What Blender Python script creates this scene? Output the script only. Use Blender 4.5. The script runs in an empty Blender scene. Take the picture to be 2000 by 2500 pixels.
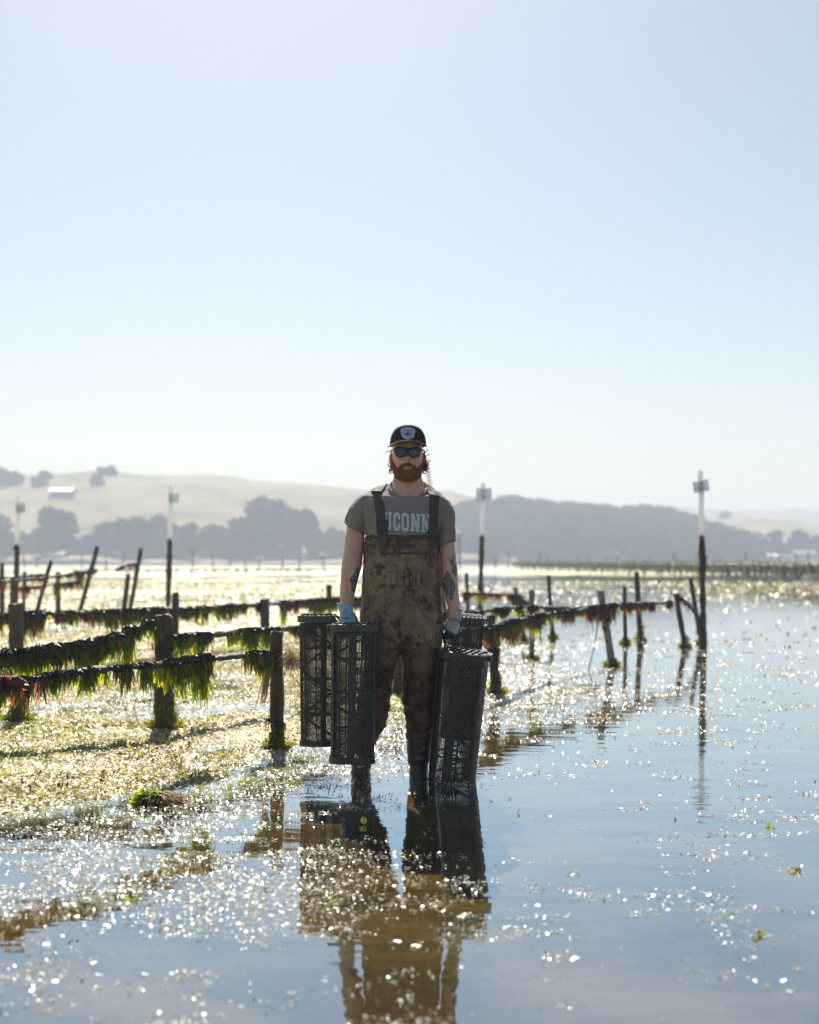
import bpy, bmesh, math, random
import numpy as np
from mathutils import Vector, Matrix, noise
from mathutils.bvhtree import BVHTree

random.seed(7)
rng = np.random.default_rng(11)
R = math.radians
SC = bpy.context.scene
COL = SC.collection

# ------------------------------------------------------------------ camera
F = 3400.0      # focal length in units of the 2000 px wide photograph
CH = 1.15       # eye height above the water
HZ = 1368.0     # horizon row
MD = 7.39       # distance of the man
cd = bpy.data.cameras.new('camera')
cam = bpy.data.objects.new('camera', cd)
COL.objects.link(cam)
SC.camera = cam
cam.location = (0, 0, CH)
cam.rotation_euler = (R(90), 0, 0)
cd.sensor_fit = 'VERTICAL'
cd.sensor_height = 30.0
cd.lens = F / 2500 * 30
cd.shift_y = (HZ - 1250) / 2500
cd.clip_start = 0.1
cd.clip_end = 9000
cd.dof.use_dof = True
cd.dof.focus_distance = 7.3
cd.dof.aperture_fstop = 1.7

# ------------------------------------------------------------------ world, sun, exposure
SUN_EL, SUN_AZ = 42.0, -7.0      # azimuth from straight ahead, negative = to the left
W = bpy.data.worlds.new('World')
SC.world = W
W.use_nodes = True
nt = W.node_tree
for n in list(nt.nodes):
    nt.nodes.remove(n)
wo = nt.nodes.new('ShaderNodeOutputWorld')
bg = nt.nodes.new('ShaderNodeBackground')
sk = nt.nodes.new('ShaderNodeTexSky')
sk.sky_type = 'NISHITA'
sk.sun_disc = False
sk.sun_elevation = R(SUN_EL)
sk.sun_rotation = R(SUN_AZ)
sk.air_density = 1.1
sk.dust_density = 0.85
sk.ozone_density = 0.8
bg.inputs['Strength'].default_value = 0.0485
nt.links.new(sk.outputs[0], bg.inputs['Color'])
nt.links.new(bg.outputs[0], wo.inputs['Surface'])

sl = bpy.data.lights.new('sun', 'SUN')
sl.energy = 5.0
sl.angle = R(0.53)
sl.color = (1.0, 0.93, 0.82)
sun = bpy.data.objects.new('sun', sl)
COL.objects.link(sun)
SD = Vector((math.sin(R(SUN_AZ)) * math.cos(R(SUN_EL)), math.cos(R(SUN_AZ)) * math.cos(R(SUN_EL)), math.sin(R(SUN_EL))))
sun.rotation_euler = SD.to_track_quat('Z', 'Y').to_euler()
sun.location = SD * 60

SC.view_settings.view_transform = 'Standard'
SC.view_settings.look = 'None'
SC.view_settings.gamma = 1.0
SC.view_settings.use_curve_mapping = False
SC.view_settings.exposure = 1.0
SC.render.engine = 'CYCLES'
SC.cycles.use_denoising = True
SC.cycles.max_bounces = 10
SC.cycles.transparent_max_bounces = 24
SC.cycles.volume_bounces = 1
SC.cycles.sample_clamp_indirect = 6.0
SC.cycles.caustics_reflective = False
SC.cycles.caustics_refractive = False

# ------------------------------------------------------------------ helpers
def ground_pt(px, py):
    """a point of the level ground seen at photograph pixel px, py"""
    d = F * CH / (py - HZ)
    return Vector(((px - 1000) / F * d, d, 0))

def at(px, py, d):
    return Vector(((px - 1000) / F * d, d, CH - (py - HZ) / F * d))

def add_obj(name, me, parent=None, mat=None, loc=None, smooth=False):
    o = bpy.data.objects.new(name, me)
    COL.objects.link(o)
    if parent is not None:
        o.parent = parent
    if loc is not None:
        o.location = loc
    if mat is not None:
        if isinstance(mat, (list, tuple)):
            for m in mat:
                me.materials.append(m)
        else:
            me.materials.append(mat)
    if smooth:
        me.polygons.foreach_set('use_smooth', np.ones(len(me.polygons), dtype=bool))
    return o

def mesh(verts, faces):
    me = bpy.data.meshes.new('m')
    me.from_pydata([tuple(v) for v in verts], [], [tuple(f) for f in faces])
    me.update()
    return me

def np_mesh(V, Q, n=4, cols=None):
    """fast mesh from numpy arrays: V (k,3), Q (m,n)"""
    me = bpy.data.meshes.new('m')
    me.vertices.add(len(V))
    me.vertices.foreach_set('co', V.astype(np.float32).ravel())
    me.loops.add(Q.size)
    me.loops.foreach_set('vertex_index', Q.astype(np.int32).ravel())
    me.polygons.add(len(Q))
    me.polygons.foreach_set('loop_start', np.arange(0, Q.size, n, dtype=np.int32))
    me.polygons.foreach_set('loop_total', np.full(len(Q), n, dtype=np.int32))
    me.update(calc_edges=True)
    me.validate()
    if cols is not None:
        ca = me.color_attributes.new('Col', 'FLOAT_COLOR', 'POINT')
        c4 = np.ones((len(V), 4), np.float32)
        c4[:, :3] = cols
        ca.data.foreach_set('color', c4.ravel())
    return me

class MB:
    """collects shapes into one mesh"""
    def __init__(s):
        s.v = []
        s.f = []
    def add(s, v, f):
        b = len(s.v)
        s.v += [tuple(p) for p in v]
        s.f += [tuple(i + b for i in q) for q in f]
    def box(s, c, sz, rot=None):
        hx, hy, hz = sz[0] / 2, sz[1] / 2, sz[2] / 2
        vs = [Vector((x, y, z)) for x in (-hx, hx) for y in (-hy, hy) for z in (-hz, hz)]
        if rot is not None:
            vs = [rot @ v for v in vs]
        c = Vector(c)
        s.add([v + c for v in vs], [(0, 1, 3, 2), (4, 6, 7, 5), (0, 4, 5, 1), (2, 3, 7, 6), (0, 2, 6, 4), (1, 5, 7, 3)])
    def tube(s, path, rad, seg=8, caps=True):
        path = [Vector(p) for p in path]
        n = len(path)
        if not hasattr(rad, '__len__'):
            rad = [rad] * n
        vs = []
        up = None
        for i in range(n):
            t = (path[min(i + 1, n - 1)] - path[max(i - 1, 0)])
            if t.length < 1e-9:
                t = Vector((0, 0, 1))
            t.normalize()
            if up is None:
                up = t.orthogonal().normalized()
            else:
                up = (up - t * up.dot(t))
                if up.length < 1e-6:
                    up = t.orthogonal()
                up.normalize()
            b = t.cross(up)
            for k in range(seg):
                a = 2 * math.pi * k / seg
                vs.append(path[i] + (up * math.cos(a) + b * math.sin(a)) * rad[i])
        fs = []
        for i in range(n - 1):
            for k in range(seg):
                k2 = (k + 1) % seg
                fs.append((i * seg + k, i * seg + k2, (i + 1) * seg + k2, (i + 1) * seg + k))
        if caps:
            fs.append(tuple(range(seg - 1, -1, -1)))
            fs.append(tuple((n - 1) * seg + k for k in range(seg)))
        s.add(vs, fs)
    def loft(s, rings):
        """rings: list of lists of points, all the same length; closed with caps"""
        m = len(rings[0])
        vs = [p for r in rings for p in r]
        fs = []
        for i in range(len(rings) - 1):
            for k in range(m):
                k2 = (k + 1) % m
                fs.append((i * m + k, i * m + k2, (i + 1) * m + k2, (i + 1) * m + k))
        fs.append(tuple(range(m - 1, -1, -1)))
        fs.append(tuple((len(rings) - 1) * m + k for k in range(m)))
        s.add(vs, fs)
    def mesh(s):
        return mesh(s.v, s.f)
    def build(s, name, mat, parent=None, smooth=False, loc=None):
        return add_obj(name, s.mesh(), parent, mat, loc, smooth)

def modmesh(me, mods):
    """apply modifiers to a mesh without operators"""
    o = bpy.data.objects.new('tmp', me)
    COL.objects.link(o)
    for typ, kw in mods:
        m = o.modifiers.new('x', typ)
        for k, v in kw.items():
            setattr(m, k, v)
    dg = bpy.context.evaluated_depsgraph_get()
    dg.update()
    r = bpy.data.meshes.new_from_object(o.evaluated_get(dg))
    bpy.data.objects.remove(o)
    return r

def remesh(mb, voxel, smooth=4, factor=0.5):
    me = mb.mesh()
    bm = bmesh.new(); bm.from_mesh(me)
    bmesh.ops.recalc_face_normals(bm, faces=bm.faces)
    bm.to_mesh(me); bm.free()
    return modmesh(me, [('REMESH', dict(mode='VOXEL', voxel_size=voxel)), ('SMOOTH', dict(iterations=smooth, factor=factor))])

def displace(me, fn):
    """move each vertex along its normal by fn(co, normal)"""
    n = len(me.vertices)
    co = np.empty(n * 3, np.float32); me.vertices.foreach_get('co', co); co = co.reshape(-1, 3)
    no = np.empty(n * 3, np.float32); me.vertex_normals.foreach_get('vector', no); no = no.reshape(-1, 3)
    d = np.array([fn(Vector(c), Vector(k)) for c, k in zip(co.tolist(), no.tolist())], np.float32)
    me.vertices.foreach_set('co', (co + no * d[:, None]).ravel())
    me.update()

def nz(v, s=1.0, off=0.0):
    return noise.noise(Vector((v[0] * s + off, v[1] * s - off, v[2] * s + 0.7 * off)))

def bvh_of(me):
    return BVHTree.FromPolygons([v.co.copy() for v in me.vertices], [tuple(p.vertices) for p in me.polygons])

def thing(name, label, cat, loc=(0, 0, 0), rz=0.0, group=None):
    o = bpy.data.objects.new(name, None)
    COL.objects.link(o)
    o.empty_display_size = 0.1
    o.location = loc
    o.rotation_euler = (0, 0, rz)
    return tag(o, label, cat, group)

def tag(o, label, cat, group=None, kind=None):
    o['label'] = label
    o['category'] = cat
    if group:
        o['group'] = group
    if kind:
        o['kind'] = kind
    return o

# ------------------------------------------------------------------ materials
def new_mat(name):
    m = bpy.data.materials.new(name)
    m.use_nodes = True
    t = m.node_tree
    for n in list(t.nodes):
        t.nodes.remove(n)
    out = t.nodes.new('ShaderNodeOutputMaterial')
    return m, t, out

def N(t, typ, **kw):
    n = t.nodes.new(typ)
    for k, v in kw.items():
        if k.startswith('i_'):
            n.inputs[k[2:].replace('_', ' ')].default_value = v
        else:
            setattr(n, k, v)
    return n

def ramp(t, stops):
    r = t.nodes.new('ShaderNodeValToRGB')
    e = r.color_ramp.elements
    while len(e) < len(stops):
        e.new(0.5)
    for k, (p, c) in enumerate(stops):
        e[k].position = p
        e[k].color = (c[0], c[1], c[2], 1)
    return r

def coords(t, scale=(1, 1, 1), kind='Object'):
    c = t.nodes.new('ShaderNodeTexCoord')
    m = t.nodes.new('ShaderNodeMapping')
    m.inputs['Scale'].default_value = scale
    t.links.new(c.outputs[kind], m.inputs['Vector'])
    return m.outputs[0]

def pmat(name, stops, scale=8.0, rough=0.7, bump=0.3, bscale=40.0, spec=0.5, stretch=(1, 1, 1), detail=6.0, dist=0.02, metallic=0.0, sss=0.0, coat=0.0, fine=None, kind='Object'):
    m, t, out = new_mat(name)
    L = t.links.new
    v = coords(t, stretch, kind)
    n1 = N(t, 'ShaderNodeTexNoise'); n1.inputs['Scale'].default_value = scale; n1.inputs['Detail'].default_value = detail
    n1.inputs['Roughness'].default_value = 0.62
    L(v, n1.inputs['Vector'])
    r = ramp(t, stops); L(n1.outputs[0], r.inputs[0])
    b = N(t, 'ShaderNodeBsdfPrincipled')
    b.inputs['Roughness'].default_value = rough
    b.inputs['Specular IOR Level'].default_value = spec
    b.inputs['Metallic'].default_value = metallic
    if sss:
        b.inputs['Subsurface Weight'].default_value = sss
        b.inputs['Subsurface Radius'].default_value = (0.02, 0.007, 0.004)
        b.inputs['Subsurface Scale'].default_value = 0.6
    if coat:
        b.inputs['Coat Weight'].default_value = coat
        b.inputs['Coat Roughness'].default_value = 0.15
    L(r.outputs[0], b.inputs['Base Color'])
    if bump:
        n2 = N(t, 'ShaderNodeTexNoise'); n2.inputs['Scale'].default_value = bscale; n2.inputs['Detail'].default_value = 5.0
        L(v, n2.inputs['Vector'])
        bp = N(t, 'ShaderNodeBump'); bp.inputs['Strength'].default_value = bump; bp.inputs['Distance'].default_value = dist
        L(n2.outputs[0], bp.inputs['Height']); L(bp.outputs[0], b.inputs['Normal'])
    L(b.outputs[0], out.inputs['Surface'])
    return m

def leafmat(name, stops, tcol, tfac=0.5, rough=0.3, scale=25.0, attr=False, spec=0.5, bump=0.2, bscale=120.0, vary=False):
    """thin wet leaf: lit from behind it glows"""
    m, t, out = new_mat(name)
    L = t.links.new
    v = coords(t)
    if attr:
        a = N(t, 'ShaderNodeAttribute'); a.attribute_name = 'Col'
        csock = a.outputs['Color']; tsock = csock
    else:
        n1 = N(t, 'ShaderNodeTexNoise'); n1.inputs['Scale'].default_value = scale; n1.inputs['Detail'].default_value = 4.0
        L(v, n1.inputs['Vector'])
        r = ramp(t, stops); L(n1.outputs[0], r.inputs[0])
        csock = r.outputs[0]; tsock = None
    b = N(t, 'ShaderNodeBsdfPrincipled')
    b.inputs['Roughness'].default_value = rough
    b.inputs['Specular IOR Level'].default_value = spec
    L(csock, b.inputs['Base Color'])
    tr = N(t, 'ShaderNodeBsdfTranslucent')
    if tsock is not None:
        L(tsock, tr.inputs['Color'])
    else:
        tr.inputs['Color'].default_value = (*tcol, 1)
    if tsock is None and vary:
        n7 = N(t, 'ShaderNodeTexNoise'); n7.inputs['Scale'].default_value = scale * 0.6; n7.inputs['Detail'].default_value = 3.0
        L(v, n7.inputs['Vector'])
        r7 = ramp(t, [(0.36, (tcol[0] * 0.45, tcol[1] * 0.6, tcol[2])), (0.52, tcol), (0.66, (min(.9, tcol[0] * 1.7), min(.9, tcol[1] * 1.25), tcol[2] * 1.2))])
        L(n7.outputs[0], r7.inputs[0]); L(r7.outputs[0], tr.inputs['Color'])
    if bump:
        n2 = N(t, 'ShaderNodeTexNoise'); n2.inputs['Scale'].default_value = bscale; n2.inputs['Detail'].default_value = 3.0
        L(v, n2.inputs['Vector'])
        bp = N(t, 'ShaderNodeBump'); bp.inputs['Strength'].default_value = bump; bp.inputs['Distance'].default_value = 0.01
        L(n2.outputs[0], bp.inputs['Height']); L(bp.outputs[0], b.inputs['Normal'])
    mx = N(t, 'ShaderNodeMixShader'); mx.inputs[0].default_value = tfac
    L(b.outputs[0], mx.inputs[1]); L(tr.outputs[0], mx.inputs[2])
    L(mx.outputs[0], out.inputs['Surface'])
    return m

M = {}
M['post'] = pmat('weathered_post', [(0.3, (0.028, 0.02, 0.013)), (0.55, (0.085, 0.062, 0.04)), (0.75, (0.16, 0.125, 0.085))], 14, 0.75, 0.9, 60, stretch=(1, 1, 0.35), dist=0.03)
M['pale_post'] = pmat('barnacled_pipe', [(0.35, (0.07, 0.06, 0.045)), (0.5, (0.3, 0.28, 0.24)), (0.7, (0.5, 0.48, 0.44))], 18, 0.7, 0.7, 80, dist=0.02)
M['pipe'] = leafmat('white_plastic_pipe', [(0.3, (0.72, 0.76, 0.78)), (0.7, (0.84, 0.86, 0.87))], (0.86, 0.87, 0.90), 0.55, 0.4, 5, bump=0.05)
M['board'] = leafmat('white_sign_board', [(0.3, (0.66, 0.71, 0.75)), (0.7, (0.76, 0.80, 0.82))], (0.58, 0.62, 0.74), 0.45, 0.45, 6, bump=0.05)
M['rope'] = pmat('fouled_rope', [(0.3, (0.02, 0.018, 0.012)), (0.55, (0.06, 0.05, 0.03)), (0.75, (0.16, 0.13, 0.09))], 30, 0.38, 0.9, 110, dist=0.02)
M['thin_rope'] = pmat('bare_rope', [(0.3, (0.12, 0.09, 0.08)), (0.7, (0.3, 0.25, 0.22))], 60, 0.6, 0.6, 200, dist=0.01)
M['weed_green'] = leafmat('green_seaweed', [(0.3, (0.008, 0.026, 0.003)), (0.7, (0.028, 0.075, 0.008))], (0.44, 0.56, 0.012), 0.56, 0.3, vary=True)
M['weed_far'] = leafmat('far_green_seaweed', [(0.3, (0.012, 0.022, 0.005)), (0.7, (0.05, 0.062, 0.012))], (0.17, 0.20, 0.012), 0.4, 0.5)
M['weed_lime'] = leafmat('yellow_green_algae', [(0.3, (0.08, 0.09, 0.008)), (0.7, (0.2, 0.21, 0.02))], (0.36, 0.38, 0.02), 0.45, 0.35, vary=True)
M['weed_brown'] = leafmat('brown_seaweed', [(0.3, (0.02, 0.01, 0.006)), (0.7, (0.09, 0.045, 0.025))], (0.42, 0.17, 0.06), 0.42, 0.3, vary=True)
M['weed_tan'] = leafmat('frayed_fibre', [(0.3, (0.3, 0.23, 0.15)), (0.7, (0.5, 0.4, 0.28))], (0.55, 0.42, 0.26), 0.4, 0.5)
M['float'] = leafmat('floating_shreds', None, None, 0.3, 0.3, attr=True, spec=1.0, bump=0.0)
M['bits'] = leafmat('stranded_seaweed', None, None, 0.46, 0.42, attr=True, spec=0.7, bump=0.0)
M['basket'] = pmat('dark_grey_plastic', [(0.3, (0.016, 0.011, 0.008)), (0.7, (0.04, 0.028, 0.021))], 20, 0.42, 0.3, 90, spec=0.5)
M['lid'] = pmat('wet_grey_plastic', [(0.3, (0.022, 0.022, 0.021)), (0.7, (0.06, 0.058, 0.053))], 16, 0.3, 0.35, 60, spec=0.6)

# ------------------------------------------------------------------ ground, water
def smooth(a, b, x):
    t = np.clip((x - a) / (b - a), 0, 1)
    return t * t * (3 - 2 * t)

class VN:
    """vectorised value noise"""
    def __init__(s, seed):
        s.g = np.random.default_rng(seed).random((256, 256))
    def __call__(s, x, y):
        xi = np.floor(x).astype(int); yi = np.floor(y).astype(int)
        fx = x - xi; fy = y - yi
        fx = fx * fx * (3 - 2 * fx); fy = fy * fy * (3 - 2 * fy)
        g = s.g
        a = g[xi % 256, yi % 256]; b = g[(xi + 1) % 256, yi % 256]
        c = g[xi % 256, (yi + 1) % 256]; d = g[(xi + 1) % 256, (yi + 1) % 256]
        return (a * (1 - fx) + b * fx) * (1 - fy) + (c * (1 - fx) + d * fx) * fy
    def fbm(s, x, y, o=4):
        r = 0; a = 0.5; t = 0
        for k in range(o):
            r = r + a * s(x * 2 ** k + 17 * k, y * 2 ** k - 9 * k); t += a; a *= 0.55
        return r / t
vn = VN(3); vn2 = VN(5); vn3 = VN(9)

def edge_x(y):
    """where the exposed flat ends and standing water begins"""
    e = -0.55 + 0.30 * (np.minimum(y, 11.0) - 7.64) + 0.12 * np.clip(y - 11.0, 0, 4) - 0.10 * np.clip(y - 15.0, 0, 12)
    return e - 0.9 * smooth(7.6, 5.4, y) + 0.35 * (vn(y * 0.6, y * 0 + 3.0) - 0.5)

def height(x, y):
    s = x - edge_x(y)
    flat = smooth(0.35, -0.5, s)                          # 1 on the flat
    far = smooth(20, 60, y)
    h_flat = 0.0035 + 0.065 * (vn.fbm(x * 0.9, y * 0.55) - 0.45) + 0.022 * (vn2.fbm(x * 4, y * 4, 3) - 0.5)
    h_wet = -0.055 - 0.05 * smooth(0.2, 3.0, s) + 0.03 * (vn2.fbm(x * 1.3, y * 1.3) - 0.5) + 0.012 * (vn.fbm(x * 5 + y * 2, y * 9, 3) - 0.5)
    h = h_flat * flat + h_wet * (1 - flat)
    h_far = 0.09 * (vn3.fbm(x * 0.035 + 5, y * 0.12, 4) - 0.44) + 0.05 * (vn.fbm(x * 0.3, y * 0.6, 3) - 0.5)
    rightwater = smooth(-0.5, 4.0, x - 0.02 * y) * smooth(110, 50, y)
    h_far = h_far - 0.05 * rightwater
    h = h * (1 - far) + h_far * far
    return h - 0.25 * smooth(300, 390, y)

def axis(lo, hi, fine_lo, fine_hi, step, grow):
    a = list(np.arange(fine_lo, fine_hi + 1e-6, step))
    s = step
    while a[-1] < hi:
        s *= grow; a.append(a[-1] + s)
    s = step
    b = []
    c = fine_lo
    while c > lo:
        s *= grow; c -= s; b.append(c)
    return np.array(b[::-1] + a)

def grid_mesh(xs, ys, hf):
    X, Y = np.meshgrid(xs, ys)
    Z = hf(X, Y)
    V = np.stack([X.ravel(), Y.ravel(), Z.ravel()], 1)
    nx = len(xs); ny = len(ys)
    i, j = np.meshgrid(np.arange(nx - 1), np.arange(ny - 1))
    a = (j * nx + i).ravel()
    return np_mesh(V, np.stack([a, a + 1, a + nx + 1, a + nx], 1))

m, t, out = new_mat('mud_flat')
L = t.links.new
v = coords(t)
n1 = N(t, 'ShaderNodeTexNoise'); n1.inputs['Scale'].default_value = 1.4; n1.inputs['Detail'].default_value = 8
L(v, n1.inputs['Vector'])
r1 = ramp(t, [(0.36, (0.08, 0.05, 0.013)), (0.5, (0.145, 0.094, 0.027)), (0.64, (0.195, 0.135, 0.046))])
L(n1.outputs[0], r1.inputs[0])
# algae patches, drawn out sideways
v2 = coords(t, (0.12, 0.5, 1))
n2 = N(t, 'ShaderNodeTexNoise'); n2.inputs['Scale'].default_value = 1.0; n2.inputs['Detail'].default_value = 9; n2.inputs['Roughness'].default_value = 0.65
L(v2, n2.inputs['Vector'])
r2 = ramp(t, [(0.3, (0.55, 0.55, 0.55)), (0.55, (1, 1, 1))])
L(n2.outputs[0], r2.inputs[0])
n4 = N(t, 'ShaderNodeTexNoise'); n4.inputs['Scale'].default_value = 9; n4.inputs['Detail'].default_value = 6
L(v, n4.inputs['Vector'])
r4 = ramp(t, [(0.32, (0.20, 0.205, 0.03)), (0.5, (0.38, 0.375, 0.075)), (0.66, (0.52, 0.48, 0.22))])
L(n4.outputs[0], r4.inputs[0])
# height above water: algae and bleached weed only where the flat is dry
g = N(t, 'ShaderNodeNewGeometry'); sx = N(t, 'ShaderNodeSeparateXYZ'); L(g.outputs['Position'], sx.inputs[0])
mr = N(t, 'ShaderNodeMapRange'); mr.inputs[1].default_value = -0.02; mr.inputs[2].default_value = 0.012
L(sx.outputs['Z'], mr.inputs[0])
mu = N(t, 'ShaderNodeMath', operation='MULTIPLY'); L(r2.outputs[0], mu.inputs[0]); L(mr.outputs[0], mu.inputs[1])
mx = N(t, 'ShaderNodeMixRGB'); L(mu.outputs[0], mx.inputs[0]); L(r1.outputs[0], mx.inputs[1]); L(r4.outputs[0], mx.inputs[2])
# green film on parts of the sunken bed
n5 = N(t, 'ShaderNodeTexNoise'); n5.inputs['Scale'].default_value = 2.6; n5.inputs['Detail'].default_value = 5
L(coords(t, (0.8, 1.6, 1)), n5.inputs['Vector'])
r5 = ramp(t, [(0.52, (0, 0, 0)), (0.66, (0.8, 0.8, 0.8))])
L(n5.outputs[0], r5.inputs[0])
mx2 = N(t, 'ShaderNodeMixRGB'); L(r5.outputs[0], mx2.inputs[0]); L(mx.outputs[0], mx2.inputs[1]); mx2.inputs[2].default_value = (0.06, 0.06, 0.009, 1)
b = N(t, 'ShaderNodeBsdfPrincipled'); L(mx2.outputs[0], b.inputs['Base Color'])
b.inputs['Roughness'].default_value = 0.6
sm = N(t, 'ShaderNodeMath', operation='MULTIPLY'); sm.inputs[1].default_value = 0.45; L(mr.outputs[0], sm.inputs[0]); L(sm.outputs[0], b.inputs['Specular IOR Level'])
n3 = N(t, 'ShaderNodeTexNoise'); n3.inputs['Scale'].default_value = 22; n3.inputs['Detail'].default_value = 7
L(v, n3.inputs['Vector'])
bp = N(t, 'ShaderNodeBump'); bp.inputs['Strength'].default_value = 0.5; bp.inputs['Distance'].default_value = 0.02
L(n3.outputs[0], bp.inputs['Height']); L(bp.outputs[0], b.inputs['Normal'])
L(b.outputs[0], out.inputs['Surface'])
M['ground'] = m

xs = axis(-1400, 1400, -4.0, 5.0, 0.05, 1.055)
ys = axis(-60, 2300, 2.6, 22.0, 0.07, 1.055)
o = add_obj('ground', grid_mesh(xs, ys, height), None, M['ground'], smooth=True)
o['kind'] = 'structure'

m, t, out = new_mat('shallow_water')
L = t.links.new
v = coords(t, (0.7, 1.6, 1))
n1 = N(t, 'ShaderNodeTexNoise'); n1.inputs['Scale'].default_value = 3.0; n1.inputs['Detail'].default_value = 3
L(v, n1.inputs['Vector'])
bp = N(t, 'ShaderNodeBump'); bp.inputs['Strength'].default_value = 0.13; bp.inputs['Distance'].default_value = 0.02
L(n1.outputs[0], bp.inputs['Height'])
gi = N(t, 'ShaderNodeNewGeometry')
dt = N(t, 'ShaderNodeVectorMath', operation='DOT_PRODUCT'); L(gi.outputs['Incoming'], dt.inputs[0]); L(bp.outputs[0], dt.inputs[1])
ab = N(t, 'ShaderNodeMath', operation='ABSOLUTE'); L(dt.outputs['Value'], ab.inputs[0])
om = N(t, 'ShaderNodeMath', operation='SUBTRACT', use_clamp=True); om.inputs[0].default_value = 1.0; L(ab.outputs[0], om.inputs[1])
pw = N(t, 'ShaderNodeMath', operation='POWER'); L(om.outputs[0], pw.inputs[0]); pw.inputs[1].default_value = 3.0
fr = N(t, 'ShaderNodeMapRange'); L(pw.outputs[0], fr.inputs[0]); fr.inputs[3].default_value = 0.15; fr.inputs[4].default_value = 1.0
gl = N(t, 'ShaderNodeBsdfGlossy'); gl.inputs['Roughness'].default_value = 0.03
gc = ramp(t, [(0.25, (0.62, 0.85, 1.0)), (0.9, (0.86, 0.94, 1.0))]); L(pw.outputs[0], gc.inputs[0]); L(gc.outputs[0], gl.inputs['Color'])
L(bp.outputs[0], gl.inputs['Normal'])
tr = N(t, 'ShaderNodeBsdfTransparent'); tr.inputs['Color'].default_value = (0.95, 0.94, 0.86, 1)
ms = N(t, 'ShaderNodeMixShader'); L(fr.outputs[0], ms.inputs[0]); L(tr.outputs[0], ms.inputs[1]); L(gl.outputs[0], ms.inputs[2])
L(ms.outputs[0], out.inputs['Surface'])
M['water'] = m
o = add_obj('water', grid_mesh(np.linspace(-1390, 1390, 5), np.linspace(-55, 2290, 5), lambda x, y: x * 0), None, M['water'])
o['kind'] = 'structure'

# ------------------------------------------------------------------ hills
def prof(pts, D):
    xs_ = np.array([(p[0] - 1000) / F * D for p in pts]); zs_ = np.array([CH + (HZ - p[1]) / F * D for p in pts])
    return lambda x: np.interp(x, xs_, zs_)

M['grass_hill'] = pmat('dry_grass_hill', [(0.35, (0.13, 0.115, 0.06)), (0.5, (0.25, 0.215, 0.115)), (0.68, (0.32, 0.275, 0.15))], 0.035, 0.9, 0.6, 0.3, spec=0.1, stretch=(1, 1, 2), dist=2.0, detail=10)
M['wood_hill'] = pmat('wooded_slope', [(0.35, (0.035, 0.04, 0.02)), (0.65, (0.09, 0.085, 0.045))], 0.05, 0.9, 0.8, 0.2, spec=0.1, dist=4.0)

def hill(name, pts, D0, D1, mat, rough, seed, nx=180, ny=60, back=250, power=1.0):
    pr = prof(pts, D1)
    x0 = (pts[0][0] - 1000) / F * D1; x1 = (pts[-1][0] - 1000) / F * D1
    xs = np.linspace(x0, x1, nx)
    ys = np.concatenate([np.linspace(D0, D1, ny), np.linspace(D1 + 15, D1 + back, 10)])
    nn = VN(seed)
    def hf(x, y):
        u = np.clip((y - D0) / (D1 - D0), 0, 1)
        s = np.sin(u * math.pi / 2) ** (1.3 * power)
        ridge = np.interp(x * D1 / np.maximum(y, 1), xs, pr(xs))
        ridge = 0.5 * ridge + 0.5 * pr(x)
        s = s * np.where(y > D1, np.cos(np.clip((y - D1) / back, 0, 1) * math.pi / 2.2), 1)
        side = smooth(0, 0.04, (x - x0) / (x1 - x0)) * smooth(1, 0.96, (x - x0) / (x1 - x0))
        return -0.6 + (ridge + 0.6) * s + rough * (nn.fbm(x / 60, y / 60, 5) - 0.5) * 4 * u * (1 - 0.8 * u) * np.where(y > D1, 0.3, 1)
    o = add_obj(name, grid_mesh(xs, ys, hf), None, mat, smooth=True)
    o['kind'] = 'structure'
    return hf

h_left = hill('hill', [(-900, 1220), (-500, 1195), (-200, 1170), (0, 1162), (60, 1164), (110, 1161), (180, 1160), (235, 1153), (290, 1156), (350, 1164), (450, 1166), (520, 1164), (560, 1166), (620, 1176), (760, 1188), (860, 1198), (960, 1206), (1040, 1203), (1090, 1198), (1130, 1210), (1180, 1225), (1300, 1250), (1500, 1290), (1800, 1330)], 395, 620, M['grass_hill'], 2.2, 21, back=150)
h_wood = hill('wooded_hill', [(960, 1330), (1030, 1300), (1080, 1272), (1120, 1258), (1160, 1253), (1250, 1249), (1340, 1260), (1450, 1270), (1500, 1269), (1560, 1268), (1620, 1275), (1680, 1293), (1720, 1310), (1780, 1328), (1860, 1345), (1980, 1360)], 400, 560, M['wood_hill'], 1.6, 22, back=150)
h_far = hill('distant_hill', [(1350, 1320), (1500, 1275), (1620, 1243), (1660, 1239), (1700, 1243), (1760, 1250), (1850, 1248), (2000, 1246), (2200, 1240), (2500, 1240), (3000, 1250)], 760, 1150, M['grass_hill'], 4.0, 23)
h_mid = hill('right_hill', [(1560, 1340), (1640, 1305), (1720, 1272), (1800, 1262), (1880, 1268), (2000, 1284), (2200, 1280), (2500, 1270), (2900, 1270)], 450, 700, M['grass_hill'], 2.4, 24, back=50)

def on_hill(px, py, hf, d0, d1):
    """first place where the line of sight meets the slope"""
    for d in np.linspace(d0, d1, 400):
        p = at(px, py, d)
        if p.z < float(hf(np.array([p.x]), np.array([d]))[0]):
            return p, d
    p = at(px, py, d1)
    p.z = float(hf(np.array([p.x]), np.array([d1]))[0])
    return p, d1

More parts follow.
